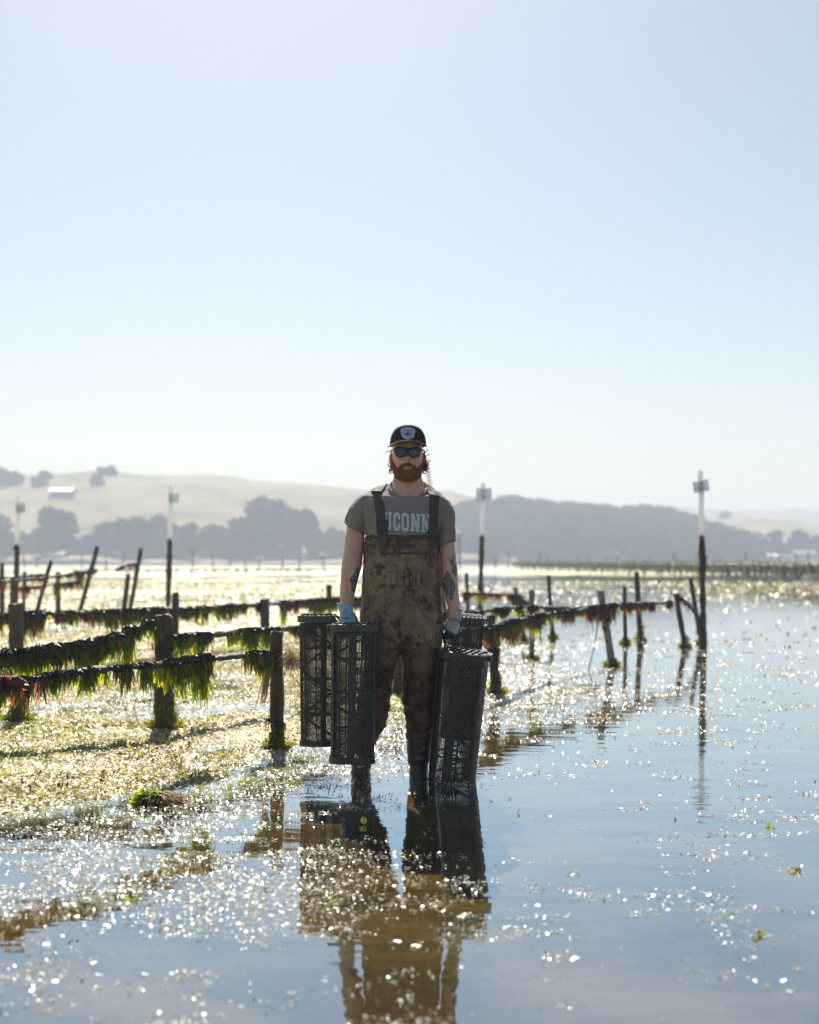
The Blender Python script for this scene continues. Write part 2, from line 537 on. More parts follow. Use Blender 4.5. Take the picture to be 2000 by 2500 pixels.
# ------------------------------------------------------------------ trees
M['bark'] = pmat('bark', [(0.3, (0.05, 0.04, 0.03)), (0.7, (0.12, 0.1, 0.075))], 3, 0.9, 0.5, 8)
M['leaf_a'] = leafmat('dark_foliage', [(0.3, (0.022, 0.032, 0.014)), (0.7, (0.06, 0.07, 0.03))], (0.07, 0.085, 0.02), 0.1, 0.8, 0.4, bump=0, spec=0.1)
M['leaf_b'] = leafmat('grey_foliage', [(0.3, (0.035, 0.042, 0.025)), (0.7, (0.08, 0.085, 0.045))], (0.08, 0.09, 0.03), 0.1, 0.8, 0.4, bump=0, spec=0.1)

def leaf_cloud(centres, radii, n, size, seed, squash=0.8):
    g = np.random.default_rng(seed)
    centres = np.array(centres); radii = np.array(radii)
    w = radii ** 2 / (radii ** 2).sum()
    k = g.choice(len(radii), n, p=w)
    d = g.normal(size=(n, 3)); d /= np.linalg.norm(d, axis=1)[:, None]
    rr = radii[k] * (0.55 + 0.5 * g.random(n) ** 0.7)
    P = centres[k] + d * rr[:, None] * np.array([1, 1, squash])
    a = g.normal(size=(n, 3)); a /= np.linalg.norm(a, axis=1)[:, None]
    b = np.cross(a, g.normal(size=(n, 3))); b /= np.linalg.norm(b, axis=1)[:, None]
    s = size * (0.5 + g.random(n))[:, None]
    V = np.stack([P - a * s, P + b * s * 0.6, P + a * s, P - b * s * 0.6], 1).reshape(-1, 3)
    Q = np.arange(4 * n).reshape(-1, 4)
    return np_mesh(V, Q)

def tree(base, height_, width, label, seed, mat, group, n=2600, shape='round', leaf=0.75):
    g = random.Random(seed)
    root = thing('tree', label, 'tree', base, 0, group)
    mb = MB()
    th = height_ * 0.62
    path = [Vector((g.uniform(-.2, .2) * k * 0.4, g.uniform(-.2, .2) * k * 0.4, -0.8 + th * k / 5)) for k in range(6)]
    mb.tube(path, [height_ * 0.028 * (1 - 0.13 * k) for k in range(6)], 8)
    cs = []; rs = []
    nb = 24
    for k in range(nb):
        a = g.uniform(0, 6.28); u = g.random()
        zz = height_ * (0.18 + 0.68 * u)
        wmax = width / 2 * (math.sin(math.pi * min(0.97, 0.16 + 0.74 * u)) ** 0.6 if shape == 'round' else 1.0 - 0.75 * u)
        rr = wmax * math.sqrt(g.random()) * 0.78
        c = Vector((math.cos(a) * rr, math.sin(a) * rr, zz))
        cs.append(c); rs.append(max(0.8, width * g.uniform(0.07, 0.2)))
        j = min(4, int(zz / th * 5)); j = max(1, j)
        mb.tube([path[j], path[j].lerp(c, 0.5) + Vector((0, 0, 0.3)), c], [height_ * 0.012, height_ * 0.008, height_ * 0.003], 5)
    mb.build('trunk', M['bark'], root, True)
    add_obj('crown', leaf_cloud(cs, rs, n, leaf, seed), root, mat)
    return root

shore = [  # px of trunk, base row, top row, width px, label
    (-20, 1384, 1262, 190, 'tall dark tree at the far shore behind the leftmost sign pole'),
    (62, 1384, 1306, 110, 'low rounded tree left of the lone big shoreline tree'),
    (138, 1380, 1228, 118, 'large lone round tree below the long barn on the hill'),
    (105, 1383, 1290, 70, 'smaller tree leaning against the lone big round tree'),
    (182, 1383, 1318, 66, 'low bush-like tree just right of the lone big round tree'),
    (232, 1384, 1298, 90, 'broad tree starting the long grove, beside the gap in the trees'),
    (268, 1384, 1264, 84, 'square topped tree near the left end of the long grove'),
    (318, 1384, 1266, 110, 'round topped tree inside the long grove left of the sign pole'),
    (372, 1384, 1264, 110, 'wide tree directly behind the sign pole with two boards'),
    (425, 1384, 1282, 96, 'dark tree in the grove right of the sign pole with two boards'),
    (462, 1384, 1270, 70, 'pointed tree standing out of the grove near the sign pole'),
    (520, 1384, 1284, 90, 'lower tree in the dip between grove and huge domed tree'),
    (592, 1386, 1262, 120, 'left flank tree under the huge domed tree on the shore'),
    (660, 1386, 1212, 190, 'huge domed tree, tallest crown on the far shore'),
    (735, 1385, 1232, 90, 'tall tree at the right flank of the huge domed tree'),
    (765, 1384, 1300, 60, 'small tree at the right foot of the huge domed tree'),
    (830, 1378, 1284, 90, 'faint grey tree on the slope beside the worker\'s right arm'),
    (800, 1380, 1318, 80, 'low scrubby tree between domed tree and worker\'s right arm'),
]
for i, (px, pb, pt, w, lab) in enumerate(shore):
    d = 405 + (i * 37 % 23)
    b = at(px, 1378, d); b.z = float(h_left(np.array([b.x]), np.array([d]))[0])
    top = at(px, pt, d).z
    tree(b, top - b.z, w / F * d * 1.05, lab, 100 + i, M['leaf_a'] if i % 3 else M['leaf_b'], 'trees on the far shore', n=2400 if w < 100 else 4200, leaf=0.8)
hilltop = [
    (8, 1184, 1150, 44, 'dark ridge tree at the left end of the grassy hill'),
    (38, 1182, 1156, 36, 'smaller ridge tree beside the one at the hill\'s left end'),
    (110, 1170, 1157, 34, 'lone small tree on the ridge above the long barn'),
    (262, 1158, 1147, 56, 'low wide tree clump on the highest point of the grassy hill'),
    (236, 1184, 1164, 30, 'small tree on the slope just below the hilltop clump'),
    (100, 1184, 1168, 40, 'pale bushy tree on the slope above the barn roof'),
    (1772, 1258, 1244, 24, 'lone small tree on the ridge behind the tall right sign pole'),
]
for i, (px, pb, pt, w, lab) in enumerate(hilltop):
    if px < 1000:
        p, d = on_hill(px, pb, h_left, 430, 617)
    else:
        p, d = on_hill(px, pb, h_mid, 500, 698)
    tree(p - Vector((0, 0, 1)), (pb - pt) / F * d + 1.5, w / F * d, lab, 200 + i, M['leaf_b'], 'trees on the grassy hill', n=900, leaf=1.1)

right_shore = [(1090, 1300, 70), (1165, 1310, 70), (1700, 1318, 80), (1768, 1282, 46), (1800, 1318, 80), (1815, 1290, 50), (1850, 1310, 70), (1893, 1288, 54), (1952, 1296, 80), (2010, 1300, 90), (1925, 1325, 70), (1745, 1330, 80), (2080, 1296, 100)]
rl = ['dark tree at the near foot of the wooded hill beside the worker\'s left arm', 'tree at the foot of the wooded hill behind the boxy sign board', 'low tree where the wooded hill meets the right hand shore', 'narrow tall tree right of the tallest sign pole', 'broad low tree on the shore right of the tallest sign pole', 'rounded tree above the broad low one, right of the tallest sign pole', 'shrubby tree in the gap of the right hand shoreline grove', 'tall tree starting the dark grove on the right hand shore', 'wide dark tree in the right hand shoreline grove', 'dark tree by the last houses of the right hand shore', 'low tree under the dark right hand grove', 'low tree behind the tallest sign pole at the shoreline', 'broad dark tree ending the right hand grove']
for i, ((px, pt, w), lab) in enumerate(zip(right_shore, rl)):
    d = 398 + (i * 29 % 17) if px < 1200 else 445 + (i * 13 % 9)
    b = at(px, 1377, d); b.z = -0.5
    tree(b, at(px, pt, d).z - b.z, w / F * d * 1.1, lab, 300 + i, M['leaf_a'], 'trees on the right hand shore', n=2000, leaf=0.85)

# woodland: one mass of crowns over the wooded hill
g = np.random.default_rng(41)
cs = []; rs = []
while len(cs) < 900:
    d = g.uniform(405, 566); px = g.uniform(1060, 1850)
    x = (px - 1000) / F * d
    z = float(h_wood(np.array([x]), np.array([d]))[0])
    if z < 0.3 or (z < 5 and g.random() < 0.4):
        continue
    r_ = g.uniform(2.2, 5.2); cs.append((x, d, z + r_ * 0.45)); rs.append(r_)
o = add_obj('woodland', leaf_cloud(cs, rs, 170000, 0.6, 42), None, M['leaf_a'])
tag(o, 'grey hazy woodland covering the hill on the right hand far shore', 'woodland', kind='stuff')

# shore banks
M['bank'] = pmat('shore_bank', [(0.3, (0.16, 0.13, 0.08)), (0.7, (0.3, 0.25, 0.16))], 0.2, 0.9, 0.5, 1.0)
mb = MB()
g = random.Random(5)
rings = []
for k in range(29):
    x = -260 + k * 10
    hgt = 0.9 + 0.8 * nz((k * 0.3, 0, 0)) + (1.6 if 10 < k < 18 or 26 < k < 33 else 0)
    rings.append([(x, 384, -0.4), (x, 390, hgt * 0.7), (x, 397, hgt), (x, 410, hgt + 0.5), (x, 410, -0.4)])
mb.loft(rings)
o = mb.build('shore', M['bank'], None, True); o['kind'] = 'structure'

# ------------------------------------------------------------------ far buildings
M['barn_roof'] = pmat('pale_metal_roof', [(0.3, (0.55, 0.55, 0.55)), (0.7, (0.7, 0.7, 0.7))], 0.5, 0.5, 0.0)
M['barn_wall'] = pmat('grey_barn_wall', [(0.3, (0.16, 0.16, 0.17)), (0.7, (0.24, 0.24, 0.25))], 0.5, 0.8, 0.0)
M['house_wall'] = pmat('pale_house_wall', [(0.3, (0.45, 0.47, 0.5)), (0.7, (0.6, 0.62, 0.64))], 0.5, 0.8, 0.0)
M['window_dark'] = pmat('dark_window', [(0.3, (0.02, 0.025, 0.03)), (0.7, (0.04, 0.045, 0.05))], 2, 0.2, 0.0)

def house(name, label, base, w, dp, hw, hr, wall, roof, nwin, ndoor):
    root = thing(name, label, 'building', base)
    mb = MB(); mb.box((0, 0, hw / 2 - 0.8), (w, dp, hw + 1.6)); mb.build('wall', wall, root)
    mb = MB()
    e = 0.5
    A = [(-w / 2 - e, -dp / 2 - e, hw - 0.1), (w / 2 + e, -dp / 2 - e, hw - 0.1), (w / 2 + e, 0, hw + hr), (-w / 2 - e, 0, hw + hr), (-w / 2 - e, dp / 2 + e, hw - 0.1), (w / 2 + e, dp / 2 + e, hw - 0.1)]
    B = [(p[0], p[1], p[2] + 0.25) for p in A]
    mb.add(A + B, [(6, 7, 8, 9), (9, 8, 11, 10), (0, 3, 2, 1), (3, 4, 5, 2), (0, 1, 7, 6), (4, 10, 11, 5), (0, 6, 9, 3), (3, 9, 10, 4), (1, 2, 8, 7), (2, 5, 11, 8)])
    mb.build('roof', roof, root)
    for k in range(nwin):
        mb = MB(); mb.box((-w / 2 + w * (k + 0.5) / nwin, -dp / 2 - 0.03, hw * 0.55), (w / nwin * 0.4, 0.1, hw * 0.4))
        mb.build('window', M['window_dark'], root)
    for k in range(ndoor):
        mb = MB(); mb.box((w * 0.1, -dp / 2 - 0.05, hw * 0.4), (1.1, 0.1, hw * 0.8))
        mb.build('door', M['window_dark'], root)
    return root
p, d = on_hill(152, 1210, h_left, 430, 615)
house('barn', 'long low barn with a pale metal roof on the grassy hillside', p, 52 / F * d, 6, 9 / F * d, 9 / F * d * 0.9, M['barn_wall'], M['barn_roof'], 6, 1)
p = at(135, 1362, 394); p.z = 0.6
house('house', 'small pale blue house at the shore below the lone round tree', p, 5.5, 5, 1.9, 1.1, M['house_wall'], M['barn_wall'], 3, 1)
p = at(1612, 1378, 400); p.z = -0.2; p.z = 5.5
p = at(1962, 1352, 436); p.z = 0.6
house('house', 'pale house among the trees of the right hand far shore', p, 6, 5, 2.4, 1.2, M['house_wall'], M['barn_wall'], 3, 1)
p = at(1905, 1360, 438); p.z = 0.4
house('house', 'low pale shed left of the house on the right hand shore', p, 8, 4, 1.8, 0.8, M['house_wall'], M['barn_roof'], 2, 1)

# ------------------------------------------------------------------ posts
def post_mesh(top, base, r, seed, seg=12, rings=16, taper=0.9, sink=0.15):
    """rough tapering post from base (at the ground) to top"""
    base = Vector(base); top = Vector(top)
    ax = (top - base)
    b2 = base - ax.normalized() * sink
    u = ax.normalized().orthogonal().normalized(); w = ax.normalized().cross(u)
    rg = []
    for i in range(rings + 1):
        s = i / rings
        c = b2.lerp(top, s)
        ring = []
        for k in range(seg):
            a = 2 * math.pi * k / seg
            rr = r * (1.05 - (1 - taper) * s)
            q = Vector((math.cos(a) * 1.4, math.sin(a) * 1.4, s * ax.length / r * 0.16 + seed * 3.1))
            rr *= 1 + 0.22 * noise.noise(q) + 0.16 * noise.noise(q * 3.1) + 0.08 * noise.noise(q * 7)
            p = c + (u * math.cos(a) + w * math.sin(a)) * rr
            if i == rings:
                p += ax.normalized() * r * 0.5 * noise.noise(Vector((math.cos(a), math.sin(a), seed)))
            ring.append(p)
        rg.append(ring)
    # broken, hollowed top
    last = rg[-1]
    c = sum((Vector(p) for p in last), Vector()) / seg
    rg.append([Vector(p).lerp(c, 0.25) + ax.normalized() * r * 0.06 for p in last])
    rg.append([Vector(p).lerp(c, 0.8) - ax.normalized() * r * 0.15 for p in last])
    mb = MB(); mb.loft(rg)
    return mb

def ribbon(mb, p0, d0, length, width, g, segs=6, curl=0.25, gravity=0.5, ragged=True):
    """one hanging strip of weed, tapering with a torn end"""
    p = Vector(p0); d = Vector(d0).normalized()
    side = d.cross(Vector((g.gauss(0, 1), g.gauss(0, 1), g.gauss(0, 0.3))))
    if side.length < 1e-4:
        side = d.orthogonal()
    side.normalize()
    vs = []
    n = segs
    for i in range(n + 1):
        s = i / n
        wd = width * (0.55 + 0.9 * s - 1.25 * s ** 3) * g.uniform(0.75, 1.25)
        wd = max(wd, width * 0.12)
        vs += [p - side * wd / 2, p + side * wd / 2]
        d = (d + Vector((g.gauss(0, curl), g.gauss(0, curl), g.gauss(0, curl) - gravity)) * 0.35).normalized()
        side = (side + Vector((g.gauss(0, .25), g.gauss(0, .25), g.gauss(0, .1)))).normalized()
        side = (side - d * side.dot(d)).normalized()
        p = p + d * length / n
    mb.add(vs, [(2 * i, 2 * i + 1, 2 * i + 3, 2 * i + 2) for i in range(n)])

def clump_mesh(seed, width, length, n, fat=0.015):
    """weed wrapped over a line and hanging from it, origin on the line"""
    g = random.Random(seed)
    mb = MB()
    # knot over the line
    for k in range(max(8, n)):
        x = g.uniform(-width / 2, width / 2)
        ribbon(mb, (x, g.uniform(-.008, .008), 0.012 + g.uniform(0, .008)), (g.gauss(0, .7), g.choice((-1, 1)), 0.1), g.uniform(.025, .05), fat * 0.8, g, 5, 0.3, 0.8)
    nk = len(mb.f)
    for k in range(int(n * 2.6)):
        x = g.uniform(-width / 2, width / 2)
        ln = length * g.uniform(0.35, 1.0) * (1 - 0.45 * abs(2 * x / width))
        ribbon(mb, (x, g.uniform(-.018, .018), g.uniform(-.008, .014)), (g.gauss(0, .16), g.gauss(0, .16), -1), ln, fat * g.choice((0.22, 0.3, 0.45, 0.7, 1.3)), g, 7, 0.26, 0.35)
    me = mb.mesh()
    me['knot_faces'] = nk
    return me

CLUMPS = {'green': [], 'brown': [], 'lime': [], 'long': []}
M['knot'] = pmat('dark_wet_weed', [(0.3, (0.014, 0.014, 0.007)), (0.6, (0.04, 0.034, 0.02)), (0.75, (0.085, 0.07, 0.045))], 60, 0.35, 0.5, 200, dist=0.01)
def knot_mat(me):
    me.materials.append(M['knot'])
    for p_ in me.polygons[:me['knot_faces']]:
        p_.material_index = 1

for k in range(7):
    me = clump_mesh(500 + k, 0.07 + 0.02 * (k % 4), 0.10 + 0.028 * (k % 5), 15 + 2 * k); me.materials.append(M['weed_green']); knot_mat(me); CLUMPS['green'].append(me)
for k in range(6):
    me = clump_mesh(760 + k, 0.055 + 0.015 * (k % 3), 0.15 + 0.025 * (k % 4), 9 + k, 0.02); me.materials.append(M['weed_green']); knot_mat(me); CLUMPS['long'].append(me)
for k in range(6):
    me = clump_mesh(600 + k, 0.06 + 0.02 * (k % 3), 0.10 + 0.03 * (k % 4), 12 + 2 * k, 0.012); me.materials.append(M['weed_brown']); knot_mat(me); CLUMPS['brown'].append(me)
for k in range(3):
    me = clump_mesh(700 + k, 0.06, 0.10 + 0.03 * k, 10, 0.014); me.materials.append(M['weed_lime']); knot_mat(me); CLUMPS['lime'].append(me)

def skirt(parent, base, r, hgt, seed, n=190, spread=1.9, mat='weed_lime'):
    g = random.Random(seed)
    mb = MB()
    for k in range(int(n * 1.5)):
        a = g.uniform(0, 6.283)
        u = g.random() ** 1.4
        rr = r * (0.95 + 1.0 * (1 - u) ** 2 * g.uniform(.3, 1.0))
        p = Vector(base) + Vector((math.cos(a) * rr, math.sin(a) * rr, hgt * u * (1 - 0.35 * (rr / r - 0.95)) + 0.01))
        ribbon(mb, p, (math.cos(a) * 0.45 + g.gauss(0, .3), math.sin(a) * 0.45 + g.gauss(0, .3), -0.8), g.uniform(.025, .07), 0.010 * (0.4 + g.random()), g, 5, 0.35, 0.2)
    # low fringe lying on the ground
    for k in range(n):
        a = g.uniform(0, 6.283); q = r * g.uniform(0.8, spread)
        p = Vector(base) + Vector((math.cos(a) * q, math.sin(a) * q, 0.012 + 0.03 * g.random()))
        ribbon(mb, p, (math.cos(a), math.sin(a), 0.35), 0.05 * g.uniform(.4, 1.3), 0.012, g, 4, 0.6, 0.25)
    o = mb.build('algae_skirt', M[mat], parent)
    return o

def post(label, px0, py0, px1, py1, wpx, mat='post', skirt_h=0.0, seed=0, name='wooden_post', group='oyster rack posts', weed=None, dd=None):
    """px0,py0 = top, px1,py1 = foot in the photograph; stands on the ground"""
    d = F * CH / (py1 - HZ) if dd is None else dd
    b = Vector(((px1 - 1000) / F * d, d, 0)); b.z = max(-0.012, float(height(np.array([b.x]), np.array([b.y]))[0]))
    top = at(px0, py0, d) - b
    root = thing(name, label, 'post', b, 0, group)
    r = wpx / F * d / 2
    post_mesh(top, (0, 0, 0), r, seed).build('shaft', M[mat], root, True)
    if skirt_h:
        skirt(root, (0, 0, 0), r, skirt_h, seed + 50)
    if weed:
        g = random.Random(seed)
        for k in range(weed[1]):
            s = g.uniform(*weed[2])
            o = add_obj('seaweed_clump', g.choice(CLUMPS[weed[0]]), root)
            o.location = top * s + Vector((g.uniform(-r, r), -r * 0.7, 0))
            o.rotation_euler = (0, 0, g.uniform(-.6, .6))
            k2 = g.uniform(.7, 1.2); o.scale = (k2, k2, k2)
    return root

post('thin squared post with a pale flat top beside the hanging baskets', 676, 1542, 676, 1828, 33, skirt_h=0.08, seed=1, weed=('lime', 5, (.1, .3)))
post('thick rotten brown post with a sunken line tied near its top', 400, 1502, 402, 1782, 44, skirt_h=0.2, seed=2, weed=('brown', 4, (.55, .75)))
post('squat broken stump with a split top rising above the rear line', 38, 1474, 40, 1648, 36, skirt_h=0.1, seed=3)
post('post buried in a bright green algae mound below the front line', 46, 1600, 46, 1764, 34, skirt_h=0.26, seed=4)
post('short dark post behind the thin squared post on the rear line', 645, 1463, 649, 1578, 23, seed=5, weed=('brown', 4, (.1, .4)))
post('stubby pale topped post tucked beside the sign pole with two boards', 429, 1447, 427, 1600, 18, seed=6)
post('short post rising above the rear line near the worker\'s glove', 803, 1427, 806, 1552, 13, seed=7)
post('post half hidden between the worker\'s legs with green foot', 972, 1548, 972, 1696, 26, skirt_h=0.12, seed=8)
post('mossy footed post right behind the right hand baskets', 1198, 1502, 1211, 1692, 22, skirt_h=0.2, seed=9, weed=('brown', 6, (.45, .8)))
post('upright barnacled pale pipe post in the second row', 1298, 1440, 1299, 1608, 14, 'pale_post', skirt_h=0.06, seed=10)
post('leaning post with a ragged tuft, pale lower half, green foot', 1466, 1440, 1495, 1624, 18, 'pale_post', skirt_h=0.09, seed=11, weed=('brown', 6, (.5, .75)))
post('slender upright post behind the leaning ragged post', 1525, 1432, 1527, 1570, 10, skirt_h=0.1, seed=12)
post('tall post with a wide bright green algae foot', 1554, 1397, 1564, 1564, 13, skirt_h=0.27, seed=13)
post('leaning post with a slack line tied to the foot of its neighbour', 1650, 1448, 1673, 1580, 13, skirt_h=0.17, seed=14)
post('slanting post propped against the tallest sign pole', 1686, 1412, 1713, 1570, 11, skirt_h=0.06, seed=15, weed=('brown', 3, (.05, .2)))
post('plain upright post standing behind the barnacled pale pipe', 1339, 1404, 1350, 1556, 10, skirt_h=0.1, seed=16)
post('crooked short post at the end of the third row', 1258, 1434, 1272, 1522, 10, seed=17)
post('thin post on the third row right of the worker\'s left arm', 1139, 1398, 1144, 1512, 9, seed=18)
post('small algae footed post behind the barnacled pale pipe\'s foot', 1277, 1490, 1279, 1567, 9, skirt_h=0.12, seed=19)
# far left rack
post('upright post at the left end of the far rack', 5, 1374, 5, 1504, 12, seed=20, skirt_h=0)
post('leaning round topped post in the far left rack', 126, 1368, 86, 1506, 11, seed=21)
post('short stocky post in the middle of the far left rack', 142, 1396, 142, 1506, 13, seed=22)
post('steeply leaning tall post at the right end of the far left rack', 238, 1334, 192, 1506, 11, seed=23)
post('shorter of two leaning posts standing as a pair', 314, 1401, 300, 1504, 12, seed=24)
post('taller of two leaning posts standing as a pair', 345, 1338, 315, 1504, 11, seed=25, weed=('brown', 5, (.74, .8)))
post('low stub where the far left rack lines cross', 60, 1397, 58, 1500, 9, seed=26)
post('dark weed hung post between the far rack and the sign pole', 30, 1412, 30, 1500, 10, seed=27, weed=('brown', 5, (.2, .8)))

# ------------------------------------------------------------------ ropes with weed
def spline(pts, step):
    pts = [Vector(p) for p in pts]
    out = []
    for i in range(len(pts) - 1):
        p0 = pts[max(i - 1, 0)]; p1 = pts[i]; p2 = pts[i + 1]; p3 = pts[min(i + 2, len(pts) - 1)]
        n = max(2, int((p2 - p1).length / step))
        for k in range(n):
            s = k / n
            out.append(0.5 * ((2 * p1) + (p2 - p0) * s + (2 * p0 - 5 * p1 + 4 * p2 - p3) * s * s + (3 * p1 - p0 - 3 * p2 + p3) * s ** 3))
    out.append(pts[-1])
    return out

def rope(label, pts, radius, density, mix, seed, scale=1.0, group='seaweed hung oyster lines', gaps=0.0, name='seaweed_line', longs=0.25):
    """pts: (px, py, depth). mix: (green, brown, lime) weights"""
    g = random.Random(seed)
    P = spline([at(*p) for p in pts], 0.03 if scale < 1.4 else 0.08)
    org = Vector((P[0].x, P[0].y, 0))
    P = [p - org for p in P]
    root = thing(name, label, 'seaweed line', org, 0, group)
    mb = MB()
    rad = []
    for i, p in enumerate(P):
        f = 1 + 0.5 * nz(p, 9, seed) + 0.45 * nz(p, 30, seed) + 0.6 * max(0, nz(p, 4, seed + 9))
        rad.append(radius * max(0.45, f))
    Q = [p + Vector((0, 0, 0.006 * nz(p, 12, seed + 3))) for p in P]
    mb.tube(Q, rad, 8)
    mb.build('line', M['rope'], root, True)
    total = sum((P[i + 1] - P[i]).length for i in range(len(P) - 1))
    n = int(total * density)
    for k in range(min(n, 290)):
        i = g.randrange(1, len(P) - 1)
        if nz(P[i] + org, 1.6, seed + 20) < gaps - 0.45:
            continue
        kind = g.choices(('green', 'brown', 'lime'), (mix[0] * (1 + 0.9 * nz(P[i] + org, 1.3, seed)), mix[1] * (1 - 0.9 * nz(P[i] + org, 1.3, seed)), mix[2]))[0]
        d = P[i + 1] - P[i - 1]
        if kind == 'green' and g.random() < longs:
            kind = 'long'
        o = add_obj('seaweed_clump', g.choice(CLUMPS[kind]), root)
        o.location = Q[i]
        o.rotation_euler = (0, -math.atan2(d.z, d.xy.length), math.atan2(d.y, d.x) + g.uniform(-.2, .2) + (math.pi if g.random() < .5 else 0))
        s = scale * g.uniform(0.7, 1.15) * (0.75 + 0.45 * (nz(P[i] + org, 2.2, seed + 5) + 0.5))
        o.scale = (s, s, s * g.uniform(0.8, 1.25))
    return root

rope('front line hung with long bright green weed, ending at the thin squared post',
     [(-70, 1684, 6.2), (0, 1672, 6.4), (115, 1652, 6.68), (255, 1634, 7.02), (383, 1625, 7.43), (500, 1611, 7.85), (600, 1600, 8.2), (668, 1596, 8.46)], 0.013, 30, (6, 0.9, 1.8), 31, 1.2, gaps=0.42, longs=0.6)
rope('second line sagging from the thick rotten post under heavy dark green weed',
     [(-60, 1606, 8.4), (0, 1600, 8.6), (120, 1584, 8.75), (230, 1570, 8.95), (262, 1562, 9.0), (330, 1538, 9.25), (385, 1516, 9.34)], 0.018, 60, (7, 0.9, 1.8), 32, 1.25, gaps=0.05, longs=0.4)
rope('green line running from the thick rotten post back behind the worker',
     [(412, 1558, 9.38), (560, 1546, 10.1), (730, 1533, 11.1), (850, 1523, 12), (1000, 1508, 13.6), (1150, 1496, 15.4), (1200, 1490, 16), (1292, 1482, 16.2), (1390, 1487, 17.2), (1466, 1480, 18)], 0.018, 26, (6, 1.2, 1.8), 33, 1.15, gaps=0.14)
rope('rear line with mixed brown and green weed above the squat stump',
     [(-40, 1508, 14.0), (0, 1505, 14.2), (38, 1502, 14.3), (250, 1495, 15.6), (430, 1488, 16.9), (645, 1476, 18.7), (820, 1465, 20.6), (900, 1461, 21.4)], 0.022, 34, (4, 4, 1.8), 34, 1.5, gaps=0.1)
rope('brown ragged line from the mossy footed post to the leaning ragged post',
     [(1060, 1552, 10.5), (1195, 1536, 11.75), (1250, 1520, 12.7), (1300, 1508, 13.4), (1365, 1496, 14.2), (1400, 1491, 14.6), (1440, 1487, 15.0), (1472, 1482, 15.2), (1540, 1475, 16.4), (1600, 1473, 17.3), (1640, 1470, 17.9)], 0.018, 32, (2.2, 5, 1.2), 35, 1.15, gaps=0.06)
rope('short sparse line of the third row right of the worker\'s left arm',
     [(1130, 1450, 25.5), (1180, 1450, 25.6), (1260, 1455, 25.8), (1300, 1476, 25.2)], 0.022, 20, (2, 5, 1), 36, 1.6, gaps=0.1)
rope('upper brown line of the far left rack',
     [(-30, 1425, 27.5), (0, 1421, 27.6), (100, 1412, 27.9), (170, 1402, 28.2), (235, 1391, 28.6)], 0.028, 13, (0.5, 6, 0.3), 37, 1.7, gaps=0.1)
rope('lower brown line of the far left rack',
     [(-30, 1412, 29.5), (55, 1408, 29.7), (110, 1403, 29.9)], 0.03, 10, (0.5, 6, 0.3), 38, 1.5)
rope('bottom thin line of the far left rack with orange weed',
     [(48, 1436, 27.6), (120, 1430, 27.9), (200, 1420, 28.4)], 0.016, 12, (0.5, 6, 0.3), 39, 1.6)
rope('short tuft of brown line tied to the pair of leaning posts',
     [(284, 1392, 28.2), (300, 1384, 28.3), (322, 1377, 28.5), (340, 1376, 28.6)], 0.03, 9, (0.3, 6, 0.2), 40, 1.3)
rope('slack dark line tied between leaning post and slanting post foot',
     [(1655, 1455, 18.4), (1680, 1475, 18.7), (1700, 1500, 19.0), (1708, 1524, 19.2)], 0.02, 16, (0.5, 6, 0.2), 41, 0.9)
rope('bare thin line above the rear line beside the worker',
     [(560, 1480, 19.6), (700, 1467, 20.8), (840, 1456, 22.2)], 0.013, 2.2, (3, 2, 0.2), 42, 0.7)

# fibre bundle and hanging strip on the thin squared post
def fibres(name, label, c, n, size, length, seed, mat='weed_tan', w=0.006):
    g = random.Random(seed)
    mb = MB()
    for k in range(n):
        p = Vector((g.gauss(0, size[0] / 2), g.gauss(0, size[1] / 2), g.gauss(0, size[2] / 2)))
        ribbon(mb, p, (g.gauss(0, .7), g.gauss(0, .6), g.gauss(-0.5, .5)), length * g.uniform(.4, 1.1), w, g, 6, 0.3, 0.35)
    o = mb.build(name, M[mat], None, loc=c)
    return tag(o, label, 'fibre bundle')
fibres('frayed_bundle', 'frayed tan fibre bundle caught between the thin post and the baskets', at(716, 1600, 8.5), 330, (0.075, 0.06, 0.06), 0.11, 71)
g = random.Random(72)
mb = MB()
for k in range(36):
    ribbon(mb, (g.uniform(-.012, .02), g.uniform(-.015, .01), g.uniform(-.06, .01)), (-0.28, 0, -1), g.uniform(.16, .33), 0.012, g, 8, 0.08, 0.25)
tag(mb.build('torn_strip', M['weed_tan'], None, loc=at(660, 1598, 8.42)), 'pale torn strip hanging from the front line beside the thin squared post', 'cloth strip')
tag((lambda mb_: mb_.build('drift_clump', M['weed_brown'], None, loc=at(20, 1668, 6.42)))(
    (lambda mb_, g_: (mb_.tube([(-.07, 0, 0), (-.04, 0, 0), (.04, 0, 0), (.07, 0, 0)], [.02, .035, .035, .02], 10), [ribbon(mb_, (max(-.06, min(.06, g_.gauss(0, .03))), max(-.03, min(.03, g_.gauss(0, .02))), max(-.03, min(.03, g_.gauss(0, .02)))), (g_.gauss(0, 1), g_.gauss(0, 1), g_.gauss(-.3, 1)), 0.05, 0.009, g_, 5, 0.6, 0.5) for _ in range(240)], mb_)[2])(MB(), random.Random(73))),
    'matted reddish brown weed wad wrapped round the front line', 'seaweed wad')

